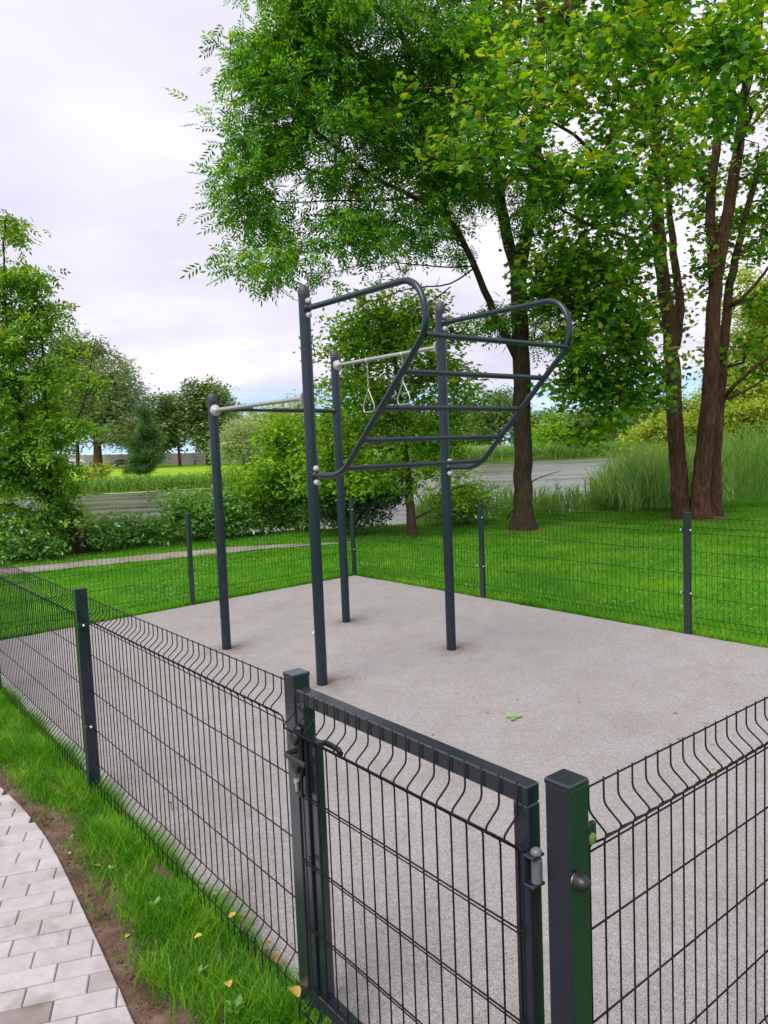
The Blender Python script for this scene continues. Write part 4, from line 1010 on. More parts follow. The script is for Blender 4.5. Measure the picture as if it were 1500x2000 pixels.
# ------------------------------------------------------------------ reeds (uncountable)
def blades(name, pos, height, width, lean, mat_, segs=3, seed=1, curl=.35, normal_z=False):
    r = np.random.default_rng(seed); n = len(pos)
    az = r.random(n)*2*np.pi; d = np.stack([np.cos(az), np.sin(az), np.zeros(n)], -1); az2 = r.random(n)*2*np.pi
    s = np.stack([np.cos(az2), np.sin(az2), np.zeros(n)], -1)
    rows = []
    for k in range(segs+1):
        t = k/segs; c = pos + np.array([0, 0, 1.])*(height*(t-curl*lean*t**3*.5))[:, None] + d*(height*lean*(t**2))[:, None]
        w = width*(1-t**1.6)*.5
        rows.append(c - s*w[:, None]);
        if k < segs: rows.append(c + s*w[:, None])
    v = np.stack(rows, 1); k = v.shape[1]; fs = []
    for q in range(segs-1): fs.append((2*q, 2*q+1, 2*q+3, 2*q+2))
    fs.append((2*segs-2, 2*segs-1, 2*segs))
    tot = np.array([len(f) for f in fs]); fl_ = np.concatenate([np.array(f) for f in fs])
    loops = (fl_[None, :]+(np.arange(n)*k)[:, None]).ravel(); tots = np.tile(tot, n); st = np.concatenate([[0], np.cumsum(tots)[:-1]])
    return np_mesh(name, v.reshape(-1, 3), loops, st, tots, mat_)
def reed_bed(name, label, pos, h, seed, mat_='reed_leaf', leaves=7, w=.022):
    """stems with long side leaves"""
    r = np.random.default_rng(seed); n = len(pos); hh = h*(.65+.5*r.random(n))
    P = np.repeat(pos, leaves, 0); H = np.repeat(hh, leaves); f = r.random(len(P))
    P2 = P + np.array([0, 0, 1.])*(H*f*.8)[:, None]
    ln = np.where(f < .12, H*.95, H*(.28+.22*r.random(len(P)))); lean = np.where(f < .12, .12, .55+.5*r.random(len(P)))
    me = blades(name, P2, ln, np.where(f < .12, w*.5, w), lean, M[mat_], 3, seed, .8)
    o = new_obj(name, me); tag(o, label, 'reeds', kind='stuff'); return o
def scatter_poly(r, n, x0, x1, y0, y1, fn):
    x = r.uniform(x0, x1, n); y = r.uniform(y0, y1, n); k = fn(x, y); x, y = x[k], y[k]
    return np.stack([x, y, ground_z(x, y)], -1)
r = np.random.default_rng(77)
ps = scatter_poly(r, 5200, .8, 9, 17.2, 24, lambda x, y: (pond_sd(x, y) > -.9) & (pond_sd(x, y) < 3.0) & (np.sin(x*2.1)+np.sin(y*1.7+x) > -.9) & (y > 17.2+.03*x))
reed_bed('reeds', 'green reeds on the near bank between the ash and the maple', ps[:2100], .85, 78)
ps = scatter_poly(r, 6000, 5.9, 8.4, 17.8, 22, lambda x, y: (pond_sd(x, y) > -.5) & (y > 17.9+.25*np.sin(x*2.7)))
reed_bed('reeds', 'tall loose reeds directly left of the maple stems', ps[:560], 1.6, 83, 'pale_reed', 8, .026)
ps = scatter_poly(r, 16000, 8.2, 22, 18.3, 30, lambda x, y: (pond_sd(x, y) > -.6) & (y > 18.6+.12*(x-8)+.25*np.sin(x*3)))
reed_bed('reeds', 'tall pale green reed bed right of the maple', ps[:2600], 2.0, 79)
ps2 = ps[2600:3600]
reed_bed('reed_stubble', 'dry tan stalks at the foot of the right reed bed', ps2[ps2[:, 1] < 22][:900], .9, 80, 'reed_dry', 5, .016)
ps = scatter_poly(r, 160000, -2, 54, 95, 150, lambda x, y: (pond_sd(x, y) > -.3) & (pond_sd(x, y) < 4.5))
reed_bed('reeds', 'bluish green reed belt along the far right shore', ps[:7000], 2.9, 81, 'reed_leaf', 5, .12)
ps = scatter_poly(r, 160000, -34, -4, 60, 90, lambda x, y: (pond_sd(x, y) > -.2) & (pond_sd(x, y) < 2.6))
reed_bed('reeds', 'short green reed belt along the far left shore', ps[:6500], 1.15, 82, 'reed_leaf', 5, .07)
# pale rim of floating weed along the far left shore
sh = POND[17:21]; sh = resample(sh[::-1], 60); shn = np.gradient(sh, axis=0); shn /= np.linalg.norm(shn, axis=1)[:, None]; shn = np.stack([-shn[:, 1], shn[:, 0]], -1)
if pond_sd(*(sh[30]+shn[30]))>0: shn = -shn
wv_ = []; wf_ = []
for i in range(60):
    for t in (-.4, 1.3+.8*math.sin(i*1.1)+.5*math.sin(i*2.7)): q = sh[i]+shn[i]*t; wv_.append((q[0], q[1], WATER_Z+.015))
for i in range(59): wf_.append((2*i, 2*i+1, 2*i+3, 2*i+2))
tag(new_obj('floating_weed', raw_mesh('floating_weed', wv_, wf_, M['duckweed'])), 'pale floating weed along the far left shore', 'pond weed', kind='stuff')
# broken stick leaning over the water
q0, q1 = at(1042, 938, 19.0), at(1096, 920, 20.2)
sb = empty('fallen_branch', q0, 'thin bare branch sticking out over the water right of the ash trunk', 'branch')
qb = at(985, 990, 17.6); qb[2] = float(ground_z(qb[0], qb[1])) - .02
MB().tube([qb, q0, q0*.5+q1*.5+Z*.02, q1], [.02, .015, .012, .006], 7).build('stick', M['dark_bark'], sb, True)

# ------------------------------------------------------------------ far bank: trees, wall, cars, person
def far_tree(name, label, px, base_py, D, blobs, n, leafmat, per=14, size=.5, spread=1.0, seed=1, tr=.35, leaf='quad', group='trees beyond the pond', trunk_top=None, bark_='dark_bark', limbs_extra=()):
    q = at(px, base_py, D); b = np.array([q[0], D, float(ground_z(q[0], D))])
    tp = trunk_top or (blobs[0][0], blobs[0][1]); t = at(tp[0], tp[1], D)
    limbs = [([b, b*.6+t*.4+np.array([.1, 0, 0]), t], tr, tr*.4)]
    rr = random.Random(seed)
    for bb in blobs[:5]:
        e_ = at(bb[0], bb[1], bb[2]); m0 = b*.55+t*.45; limbs.append(([m0, m0*.5+e_*.5+np.array([0, 0, .05*np.linalg.norm(e_-m0)]), e_], tr*.45, tr*.12))
    return tree(name, label, 'tree', limbs, blobs, n, leaf, M[leafmat], M[bark_], per=per, spread=spread, size=size, seed=seed, group=group, root_flare=1.2, csig=.012*D if D > 100 else .3, clump=9, twig=.018, upbias=.55, droopy=.2, maxr=.15, sides=8)
far_tree('willow_tree', 'huge grey-green willow with thick trunk beside the parked cars', 190, 893, 138, [(205,765,138,70,60,7),(250,800,138,50,55,6),(160,790,138,50,60,6),(200,830,138,85,35,7),(270,845,136,35,45,5),(140,740,142,35,40,5),(240,850,135,40,35,5,.7),(225,730,140,45,25,5)], 1500, 'willow_leaf', 20, .85, 1.6, 61, .95, 'narrow', trunk_top=(186, 810), bark_='brown_bark')
far_tree('park_tree', 'tall tree behind the willow on the left', 150, 880, 150, [(145,690,150,38,35,5),(120,720,150,40,40,5),(170,700,150,25,40,5),(140,760,150,50,40,5)], 700, 'far_leaf', 18, .8, 1.4, 62, .4)
far_tree('park_tree', 'slim tree with bare lower trunk in front of the grey wall', 350, 884, 150, [(340,800,150,28,28,4),(355,820,150,24,22,4),(325,825,150,20,22,4),(370,810,150,14,20,3)], 480, 'far_leaf', 18, .75, 1.2, 63, .32, bark_='brown_bark')
far_tree('park_tree', 'rounded tree left of the leftmost station post across the pond', 405, 880, 146, [(398,775,146,32,28,4),(420,800,146,26,35,4),(385,815,146,26,30,4),(405,845,146,38,22,4),(430,830,146,18,30,3)], 760, 'far_leaf', 18, .75, 1.3, 64, .4)
far_tree('silver_willow', 'rounded silver-grey willow bush across the pond', 480, 900, 112, [(475,850,112,40,32,4),(510,850,112,38,28,4),(450,870,112,22,28,3),(490,880,112,40,22,4),(530,860,112,25,30,3)], 800, 'silver_leaf', 20, .55, 1.0, 65, .3, 'narrow')
far_tree('yew_tree', 'dark green cone-shaped tree alone on the far lawn', 284, 942, 75, [(284,885,75,36,26,2),(284,912,75,40,20,2),(282,860,75,30,24,1.7),(284,836,75,23,22,1.4),(281,812,75,14,18,1.),(281,798,75,7,12,.5),(300,900,75,22,24,1.6),(268,900,75,22,24,1.6)], 900, 'yew_leaf', 20, .26, .45, 66, .16, 'narrow')
far_tree('park_tree', 'pale distant tree row behind the silver willow', 500, 880, 165, [(460,825,165,25,18,4),(500,818,165,30,18,4),(540,815,165,30,22,4),(580,800,165,30,30,4),(600,840,165,40,30,5)], 420, 'silver_leaf', 16, .8, 1.4, 67, .3)
far_tree('park_tree', 'tree above the far wall left of the ash trunk', 975, 862, 165, [(975,800,165,32,32,5),(945,820,165,24,28,4),(1000,815,165,20,35,4),(985,775,165,16,18,3)], 420, 'far_leaf', 18, .7, 1.4, 68, .35)
far_tree('far_bush', 'round green bush on the far bank right of the ash trunk', 1090, 875, 148, [(1085,845,148,38,28,4),(1065,855,148,22,20,3),(1110,855,148,25,22,4)], 360, 'small_leaf', 18, .55, 1.2, 69, .25, group='bushes beyond the pond')
far_tree('far_bush', 'dull green bush mass on the far bank right end', 1180, 870, 152, [(1160,850,152,45,24,5),(1220,845,152,45,28,5),(1280,840,152,50,30,5),(1130,830,156,30,30,5)], 520, 'far_leaf', 18, .6, 1.3, 70, .25, group='bushes beyond the pond')
far_tree('far_bush', 'small reddish shrub at the far shore left of the cone tree', 190, 940, 70, [(190,925,70,20,16,1.2),(200,910,70,22,14,1.2),(178,930,70,16,14,1.)], 220, 'lime_leaf', 14, .22, .4, 71, .05, 'narrow', group='bushes beyond the pond')
for i, (px, top, wd, D, lm) in enumerate(((20,790,60,178,'far_leaf'),(80,780,60,180,'willow_leaf'),(300,820,40,185,'far_leaf'),(440,830,45,185,'willow_leaf'),(640,800,60,180,'far_leaf'),(720,800,60,180,'far_leaf'),(800,800,60,185,'willow_leaf'),(900,800,60,185,'far_leaf'),(1050,800,50,185,'far_leaf'),(1150,790,70,185,'willow_leaf'),(1260,780,70,185,'far_leaf'),(1380,770,80,180,'far_leaf'),(-60,780,70,180,'far_leaf'),(1500,760,80,180,'willow_leaf'))):
    far_tree('distant_tree', ('distant tree of the row closing the park, %s' % ['at the far left edge', 'left of the large willow', 'above the cone-shaped tree', 'behind the rounded tree', 'left of the small tree trunk', 'hidden behind the small tree', 'behind the ladder', 'left of the far wall', 'just right of the ash trunk', 'behind the round far bush', 'left of the maple stems', 'right behind the maple stems', 'beyond the left edge', 'beyond the lime bushes'][i]),
             px, 872, D, [(px, (top+880)/2, D, wd, (880-top)/2, 6), (px+wd*.4, top+25, D, wd*.5, 22, 5), (px-wd*.4, top+35, D, wd*.5, 25, 5), (px, 855, D, wd*1.25, 24, 5, 1.4)], 420, lm, 16, 1.25, 1.8, 90+i, .35, group='distant tree row')
# panel wall
wl_ = empty('concrete_wall', at(300, 885, 160), 'long grey concrete panel wall beyond the pond behind the cars', 'wall')
pm = MB().box((1.22, 0, 1.25), (2.40, .10, 2.5), None, .02).mesh('wall_panel', M['wall']); pm2 = MB().box((0, 0, 1.32), (.20, .22, 2.64), None, .02).mesh('wall_post', M['wall'])
x = -86.
while x < 62:
    yy = 160.; z = float(ground_z(x, yy)) - .15
    for me_, nm in ((pm, 'wall_panel'), (pm2, 'wall_post')):
        o = bpy.data.objects.new(nm, me_); COL.objects.link(o); o.parent = wl_; o.location = tuple(np.array([x, yy, z]) - ORIGIN[wl_])
    x += 2.55
# cars
def car(label, px, D, paint, flip, estate):
    q = at(px, 900, D); b = np.array([q[0], D, float(ground_z(q[0], D))])
    root = empty('parked_car', b, label, 'car', 'cars parked beyond the pond')
    sx = -1 if flip else 1
    body = [(-2.15,.30),(-2.2,.55),(-2.15,.85),(-1.2 if not estate else -1.3,.98),(2.0,1.0),(2.18,.80),(2.2,.50),(2.12,.30)]
    cab = [(-1.25,.96),(-.55,1.42),(.3,1.48),(1.55 if estate else 1.0,1.44),(2.02 if estate else 1.75,.98)]
    def ext(prof, w0, w1, m_, nm, par_):
        k = len(prof); z0, z1 = prof[0][1], max(p[1] for p in prof)
        vs = []
        for s in (-1, 1):
            for (x_, z_) in prof:
                t = (z_-z0)/(z1-z0+1e-6); vs.append(b + np.array([sx*x_, s*(w0*(1-t)+w1*t), z_]))
        fs = [tuple(range(k)), tuple(range(2*k-1, k-1, -1))] + [(i, k+i, k+(i+1) % k, (i+1) % k) for i in range(k)]
        return MB().add(vs, fs).build(nm, m_, par_)
    bd = ext(body, .84, .86, paint, 'body', root); cb = ext(cab, .80, .62, paint, 'cabin', root)
    for s in (-1, 1):
        MB().add([b+np.array([sx*a_, s*(.80-.18*(c_-.96)/.5+.012), c_]) for a_, c_ in ((-1.02,1.02),(-.5,1.36),(.25,1.41),(.25,1.02))], [(0,1,2,3)]).build('side_window', M['glass'], cb)
        MB().add([b+np.array([sx*a_, s*(.80-.18*(c_-.96)/.5+.012), c_]) for a_, c_ in ((.32,1.02),(.32,1.41),(1.45 if estate else .95,1.38),(1.75 if estate else 1.4,1.02))], [(0,1,2,3)]).build('side_window', M['glass'], cb)
        for xx in (-1.35, 1.35):
            w_ = MB().lathe(b+np.array([sx*xx, s*.68, .31]), [(.22, 0), (.31, .02), (.31, .18), (.22, .20)], (0, s, 0), 16).build('wheel', M['tyre'], root, True, 40)
            MB().lathe(b+np.array([sx*xx, s*.885, .31]), [(.2, 0), (.2, .006), (.05, .02)], (0, s, 0), 12).build('rim', M['rim'], w_)
        MB().box(b+np.array([sx*-2.14, s*.6, .68]), (.10, .34, .14), None, .02).build('headlight', M['grey_cap'], root)
car('white estate car parked before the wall left of the willow trunk', 143, 152, M['car_white'], False, True)
car('dark car parked before the wall right of the willow trunk', 240, 152, M['car_dark'], True, False)
# low railing by the cars
q = at(205, 900, 148); rl = empty('low_railing', (q[0], 148, float(ground_z(q[0], 148))), 'low metal railing in front of the dark car', 'railing')
for i in range(4):
    z_ = float(ground_z(q[0]+i*2., 148)); MB().tube([(q[0]+i*2., 148, z_-.2), (q[0]+i*2., 148, z_+.95)], .04, 6).build('rail_post', M['grey_cap'], rl)
MB().tube([(q[0], 148, ORIGIN[rl][2]+.93), (q[0]+6, 148, float(ground_z(q[0]+6, 148))+.93)], .035, 6).build('handrail', M['grey_cap'], rl)
# person bending forward by the wall
q = at(380, 890, 151); pb_ = np.array([q[0], 151, float(ground_z(q[0], 151))])
def skinned(name, verts, edges, radii, material, root_i=0, sub=2):
    me_ = bpy.data.meshes.new(name); me_.from_pydata([tuple(v) for v in verts], edges, []); o = new_obj(name, me_); me_.materials.append(material)
    md = o.modifiers.new('skin', 'SKIN'); md.use_smooth_shade = True
    for i, rr in enumerate(radii): me_.skin_vertices[0].data[i].radius = (rr, rr)
    me_.skin_vertices[0].data[root_i].use_root = True
    o.modifiers.new('sub', 'SUBSURF').levels = sub; o.modifiers['sub'].render_levels = sub
    return o
J_ = [(0,0,.92),(.10,0,1.12),(.26,0,1.32),(.34,0,1.42),(.42,0,1.50),(.45,0,1.60),(.02,.10,.86),(.06,.11,.48),(0,.11,.06),(.14,.11,.03),(-.02,-.10,.86),(0,-.11,.48),(-.08,-.11,.06),(.06,-.11,.03),
      (.28,.19,1.33),(.40,.22,1.08),(.52,.18,.88),(.58,.17,.80),(.28,-.19,1.33),(.42,-.22,1.08),(.54,-.18,.90),(.60,-.17,.82)]
ed = [(0,1),(1,2),(2,3),(3,4),(4,5),(0,6),(6,7),(7,8),(8,9),(0,10),(10,11),(11,12),(12,13),(2,14),(14,15),(15,16),(16,17),(2,18),(18,19),(19,20),(20,21)]
rd = [.15,.15,.16,.07,.10,.09,.10,.07,.05,.045,.10,.07,.05,.045,.07,.05,.04,.035,.07,.05,.04,.035]
pe = skinned('person', J_, ed, rd, M['cloth_dark']); pe.location = tuple(pb_); ORIGIN[pe] = pb_
tag(pe, 'person in white top and dark trousers bending forward near the far wall', 'person')
def childskin(nm, ids, edges, rad, m_):
    o = skinned(nm, [J_[i] for i in ids], edges, rad, m_); o.parent = pe; return o
childskin('shirt', [0,1,2,14,15,18,19], [(0,1),(1,2),(2,3),(3,4),(2,5),(5,6)], [.165,.175,.185,.085,.065,.085,.065], M['cloth_white'])
childskin('hair', [4,5], [(0,1)], [.102,.105], M['brown_leaf'])
# dark post at the far wall
q = at(980, 862, 158); lp = empty('utility_post', (q[0], 158, float(ground_z(q[0], 158))), 'thin dark post standing at the far wall left of the ash trunk', 'post')
MB().tube([(q[0], 158, ORIGIN[lp][2]-.3), (q[0], 158, ORIGIN[lp][2]+6.)], [.10, .07], 8).build('pole', M['cloth_dark'], lp, True)
MB().box((q[0], 158, ORIGIN[lp][2]+6.05), (.6, .2, .12), None, .02).build('lamp_head', M['grey_cap'], lp)

# =================================================================== GRASS, WEEDS, FALLEN LEAVES
def edge_dist(P):
    d = np.empty(len(P))
    for s in range(0, len(P), 4000):
        Q = P[s:s+4000]; k = np.argmin(((Q[:, None, :]-EDGE[None])**2).sum(2), 1); d[s:s+4000] = ((Q-EDGE[k])*EN[k]).sum(1)
    return d
r = np.random.default_rng(91)
N = 150000
u = r.uniform(.55, 7.6, N); v = r.uniform(-1.1, .035, N)
gv = -.265 + .045*np.sin(u*2.6+.6) + .025*np.sin(u*7.3) + .03*r.normal(size=N)
gv = np.where(u > 3.0, gv - .05*(u-3.0)*1.2, gv)
X = P0[None] + U[None]*u[:, None] + V[None]*v[:, None]
ed_ = edge_dist(X[:, :2])
k = (v > gv) & (ed_ < -.012) & ~((u < 1.04) & (u > .93) & (v > -.03)) & ((u > 1.02) | (v < -.02)) & (r.random(N) < np.clip(1.25-.12*u, .35, 1))
k &= ~((u < .93) & (r.random(N) < .3))
bare = (np.sin(u*5.1+.4)+np.sin(v*31+u*3)) < -1.75
k &= ~bare
X = X[k]; X[:, 2] = -.022
uu_ = u[k]; vv_ = v[k]
hgt = (.040+.055*r.random(len(X)))*(.75+.5*np.clip((vv_-gv[k])*6, 0, 1))*(1+.35*np.sin(uu_*9+vv_*14))
gm = blades('verge_grass', X, np.clip(hgt, .025, .16), np.full(len(X), .0032), .35+.55*r.random(len(X)), M['grass_near'], 3, 92)
tag(new_obj('verge_grass', gm), 'lush grass strip between the paved path and the fence', 'grass', kind='stuff')
# sparse tufts on the soil
N = 5000; u = r.uniform(1.0, 4.5, N); v = r.uniform(-.5, -.2, N); X = P0[None]+U[None]*u[:, None]+V[None]*v[:, None]; ed_ = edge_dist(X[:, :2])
k = (ed_ < -.01) & (np.sin(u*13)+np.sin(v*40+u*5) > 1.1); X = X[k]; X[:, 2] = -.022
tag(new_obj('soil_tufts', blades('soil_tufts', X, .015+.03*r.random(len(X)), np.full(len(X), .003), .5+.4*r.random(len(X)), M['grass_near'], 2, 93)), 'sparse short grass tufts on the bare soil margin', 'grass', kind='stuff')
# crumbs of earth and small stones on the soil
ico = bmesh.new(); bmesh.ops.create_icosphere(ico, subdivisions=1, radius=1.0); iv = np.array([v.co[:] for v in ico.verts]); ifc = [tuple(v.index for v in f.verts) for f in ico.faces]; ico.free()
N = 9000; u = r.uniform(.9, 6, N); v = r.uniform(-.6, -.15, N); X = P0[None]+U[None]*u[:, None]+V[None]*v[:, None]; ed_ = edge_dist(X[:, :2]); k = (ed_ < -.012) & (ed_ > -.26); X = X[k]; X[:, 2] = -.021
sc_ = .0018+.006*r.random(len(X))**3
v_, l_, s_, t_ = instances(iv*np.array([1, .8, .6]), ifc, X, frames(r.normal(size=(len(X), 3)), r.normal(size=(len(X), 3))), sc_)
tag(new_obj('soil_crumbs', np_mesh('soil_crumbs', v_, l_, s_, t_, M['soil'])), 'loose crumbs of earth on the bare soil margin', 'soil', kind='stuff')
# lawn around the pad, denser near the camera
def lawn(name, label, n, fn, seed, hb, wb):
    r = np.random.default_rng(seed); X = fn(r, n); X = X[pond_sd(X[:, 0], X[:, 1]) > .6]
    X = np.column_stack([X[:, 0], X[:, 1], ground_z(X[:, 0], X[:, 1])-.005]); D = np.hypot(X[:, 0], X[:, 1])
    for tp_ in (at(1022, 1032, 15.66), at(1332, 1006, 16.7), at(1380, 1012, 16.6)):
        kt = np.hypot(X[:, 0]-tp_[0], X[:, 1]-tp_[1]) > .22+.25*r.random(len(X)); X = X[kt]; D = D[kt]
    h = (hb*(.6+.8*r.random(len(X)))); 
    tag(new_obj(name, blades(name, X, h, wb*np.clip(D/9, .7, 2.2), .3+.6*r.random(len(X)), M['lawn_blade'], 1, seed)), label, 'grass', kind='stuff')
def region(test):
    def fn(r, n):
        y = 4 + (20-4)*r.random(n)**.8; x = (r.random(n)*2-1)*(1.2+y*.62)
        d = np.stack([x, y], -1)-P0[:2]; u = d@U[:2]; v = d@V[:2]
        ub = 7.27+.35*v/5
        k = ~((u < ub+.02) & (u > -.03) & (v < 5.01) & (v > -.02)) & test(u, v, x, y, ub)
        kk = np.min(np.hypot(x[:, None]-pc[None, ::2, 0], y[:, None]-pc[None, ::2, 1]), 1) > .46 if n < 400000 else np.ones(n, bool)
        return np.stack([x, y], -1)[k & kk]
    return fn
lawn('lawn_grass', 'mown lawn grass behind the pad under the large trees', 330000, region(lambda u, v, x, y, ub: v >= 5.0), 101, .055, .008)
lawn('lawn_grass', 'mown lawn grass between the pad and the footpath', 240000, region(lambda u, v, x, y, ub: (v < 5.0) & (u > ub)), 102, .055, .008)
for nm_, q_, rr_ in (('bare_earth', at(1022, 1032, 15.66), .44), ('bare_earth', at(1332, 1006, 16.7), .46), ('bare_earth', at(1380, 1012, 16.6), .5)):
    vs_ = [(q_[0], q_[1], float(ground_z(q_[0], q_[1]))+.05)]; n_ = 22
    for k_ in range(n_):
        a_ = 6.2832*k_/n_; ra_ = rr_*(1+.16*math.sin(3*a_+q_[0])+.1*math.sin(5*a_)); x_, y_ = q_[0]+ra_*math.cos(a_), q_[1]+ra_*math.sin(a_); vs_.append((x_, y_, float(ground_z(x_, y_))+.006))
    tag(new_obj(nm_, raw_mesh(nm_, vs_, [(0, 1+k_, 1+(k_+1) % n_) for k_ in range(n_)], M['soil'], True)), kind='structure')
# clover and small weeds in the lawn
N = 30000; y = 4+(18-4)*r.random(N); x = (r.random(N)*2-1)*(1.2+y*.6); dd = np.stack([x, y], -1)-P0[:2]; u = dd@U[:2]; v = dd@V[:2]
k = ((v > 5.02) | (u > 7.66)) & (v > -.1) & (pond_sd(x, y) > 1.) & (np.sin(x*1.9+.5)+np.sin(y*2.3+x*.8)+.7*np.sin(x*5.1-y*3.7) > .35); x, y = x[k], y[k]
X = np.column_stack([x, y, ground_z(x, y)+.035+.02*r.random(len(x))]); tv, tf = quad_leaf(.8, 1.0, .1)
v_, l_, s_, t_ = instances(tv, tf, X, frames(np.column_stack([r.normal(size=(len(x), 2)), np.zeros(len(x))]), np.column_stack([r.normal(size=(len(x), 2))*.35, np.ones(len(x))])), .018+.03*r.random(len(x)))
tag(new_obj('lawn_clover', np_mesh('lawn_clover', v_, l_, s_, t_, M['weed_leaf'])), 'clover and small broad leaves mixed into the lawn', 'clover', kind='stuff')
# ragged longer grass along the pad edge
N = 9000; t = r.random(N); side_ = r.random(N) < .6
u = np.where(side_, t*7.6, 7.27+.35*t+.01+.06*r.random(N)); v = np.where(side_, 5.0+.07*r.random(N), t*5.0)
X = P0[None]+U[None]*u[:, None]+V[None]*v[:, None]; X[:, 2] = -.03
tag(new_obj('edge_grass', blades('edge_grass', X, .05+.06*r.random(N), np.full(N, .007), .4+.6*r.random(N), M['lawn_blade'], 2, 94)), 'longer ragged grass along the back edges of the pad', 'grass', kind='stuff')
# grass patch outside the right fence
N = 5000; u = r.uniform(-.9, -.05, N); v = r.uniform(-.3, 5., N); X = P0[None]+U[None]*u[:, None]+V[None]*v[:, None]; X[:, 2] = -.03
tag(new_obj('corner_grass', blades('corner_grass', X, .05+.06*r.random(N), np.full(N, .004), .4+.6*r.random(N), M['grass_near'], 3, 95)), 'grass outside the right front fence', 'grass', kind='stuff')
# fallen leaves
def oval_leaf(l, w, curl):
    b = MB(); n = 6; vs = []
    for i in range(n+1):
        t = i/n; ww = w*math.sin(math.pi*min(1, t*.92+.06))**.8*.5; z = curl*l*(math.sin(t*3.1))
        vs += [(-ww, (t-.5)*l, z+ww*.5), (0, (t-.5)*l, z), (ww, (t-.5)*l, z+ww*.35)]
    fs = []
    for i in range(n):
        for q in range(2): a = i*3+q; fs.append((a, a+1, a+4, a+3))
    return vs, fs
def leaf_me(i, mt):
    rr = random.Random(i); vs, fs = (oval_leaf(.055*rr.uniform(.7, 1.25), .032*rr.uniform(.7, 1.2), rr.uniform(-.12, .2)))
    me_ = raw_mesh('fallen_leaf', vs, fs, M[mt], True); return me_
lmesh = {mt: [leaf_me(k*7+j, mt) for k in range(4)] for j, mt in enumerate(('yellow_leaf', 'brown_leaf', 'green_fallen'))}
fr_ = random.Random(12)
ORD = ['nearest', 'second nearest', 'third nearest', 'fourth nearest', 'fifth nearest', 'sixth nearest', 'seventh nearest', 'eighth nearest', 'ninth nearest', 'tenth nearest']
def rank_labels(objs, text, ref):
    for i, o in enumerate(sorted(objs, key=lambda o: (Vector(o.location)-Vector(tuple(ref))).length)): o['label'] = text % ORD[i]
def put_leaf(px, py, z, mt, label, group, sc=1.0):
    p = gnd(px, py, z); o = bpy.data.objects.new('fallen_leaf', fr_.choice(lmesh[mt])); COL.objects.link(o)
    o.location = tuple(p + Z*.006*sc); o.rotation_euler = (fr_.uniform(-.3, .3) if z > .01 else fr_.uniform(-.1, .1), fr_.uniform(-.3, .3) if z > .01 else fr_.uniform(-.1, .1), fr_.uniform(0, 6.3)); o.scale = (sc, sc, sc)
    tag(o, label, 'leaf', group); return o
LY = []
for px, py, sc in ((455,1792,1.0),(387,1832,.8),(447,1925,.9),(420,1748,.7)):
    LY.append(put_leaf(px, py, .055, 'yellow_leaf', 'small yellow leaf in the grass strip', 'yellow leaves in the grass strip', sc*.85))
rank_labels(LY, 'small yellow leaf in the grass strip, %s to the latch post', W(1, 0))
put_leaf(573, 1945, .06, 'yellow_leaf', 'large yellow leaf standing against the foot of the latch post', 'yellow leaves in the grass strip', 1.7)
LS = []
for px, py in ((135,1668),(190,1692),(250,1830)):
    LS.append(put_leaf(px, py, -.018, 'yellow_leaf', 'leaf on soil', 'leaves on the bare soil', .55))
rank_labels(LS, 'small yellowish leaf on the bare soil strip, %s to the viewer', (0, 0, 1.7))
LB = []
for px, py in ((440,1750),(470,1815),(535,1866),(545,1880),(480,1800),(520,1850)):
    LB.append(put_leaf(px, py, .02, 'brown_leaf', 'brown leaf', 'brown leaves at the fence foot', .8))
rank_labels(LB, 'brown dead leaf at the foot of the left fence, %s to the latch post', W(1, 0))
LP = []
for px, py in ((930,1372),(1390,1502),(715,1237),(700,1239)):
    LP.append(put_leaf(px, py, .001, 'yellow_leaf', 'yellow leaf', 'leaves on the rubber surface', .55))
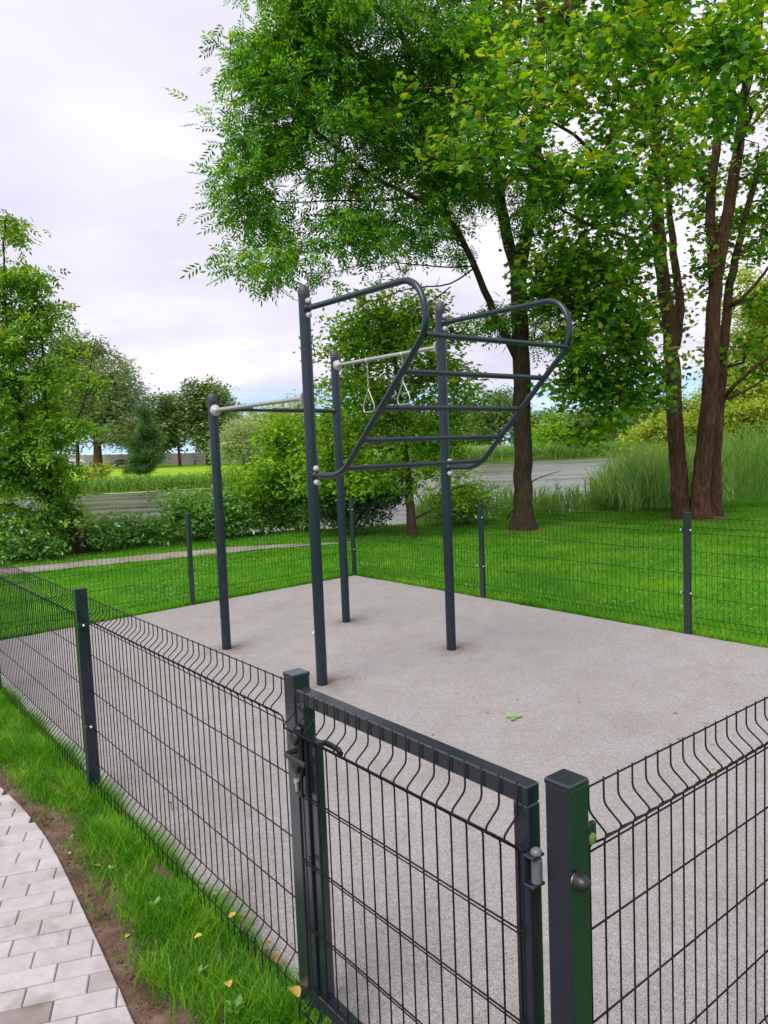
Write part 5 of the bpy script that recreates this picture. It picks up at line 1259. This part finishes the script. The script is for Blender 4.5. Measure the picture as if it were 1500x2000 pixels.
rank_labels(LP, 'small yellow leaf on the grey rubber surface, %s to the gate', W(.5, 0))
sp = empty('leaf_sprig', gnd(1003, 1402, .004), 'pale green leaf sprig lying in the middle of the rubber surface', 'leaf')
for a_ in (.3, 1.7, 2.9, 4.4):
    o = bpy.data.objects.new('leaflet', lmesh['green_fallen'][int(a_) % 4]); COL.objects.link(o); o.parent = sp; o.location = (.03*math.cos(a_), .03*math.sin(a_), .006); o.rotation_euler = (.1, -.1, a_-1.57)
for i in range(46):
    px, py = fr_.uniform(690, 1480), fr_.uniform(1160, 1500)
    if py < 1135 + abs(px-694)*.19 + 12: continue
    put_leaf(px, py, .001, 'brown_leaf', 'tiny dark leaf fragment on the grey rubber surface', 'debris on the rubber surface', fr_.uniform(.2, .5))
# broad-leaved weeds in the verge
WD = []
def weed(px, py, z, n, s, seed):
    p = gnd(px, py, z); rr = np.random.default_rng(seed)
    root = empty('weed_plant', p, 'small broad-leaved weed in the grass strip', 'weed', 'weeds in the grass strip')
    tv, tf = quad_leaf(.55, 1.0, .2); az = rr.random(n)*6.28; el = .5+.5*rr.random(n)
    d = np.stack([np.cos(az), np.sin(az), el], -1); pos = np.tile(np.array([0, 0, .0]), (n, 1)) + d*s*.5*rr.random((n, 1))
    v_, l_, s_, t_ = instances(tv, tf, pos, frames(d, np.tile([0, 0, 1.], (n, 1))+rr.normal(size=(n, 3))*.3), s*(.6+.6*rr.random(n)))
    new_obj('leaves', np_mesh('leaves', v_, l_, s_, t_, M['weed_leaf']), root); WD.append(root)
    MB().tube([p-Z*.03, p+Z*s*.5], .0025, 5).build('stem', M['weed_leaf'], root)
for i, (px, py, n, s) in enumerate(((385,1905,4,.045),(350,1755,14,.022),(395,1740,8,.03),(590,1905,12,.03),(460,1975,12,.03),(300,1770,10,.022),(215,1700,8,.024),(140,1640,8,.024),(605,1960,14,.034),(335,1570,9,.022))):
    weed(px, py, .03, n, s, 200+i)
rank_labels(WD, 'small broad-leaved weed in the grass strip, %s to the latch post', W(1, 0))
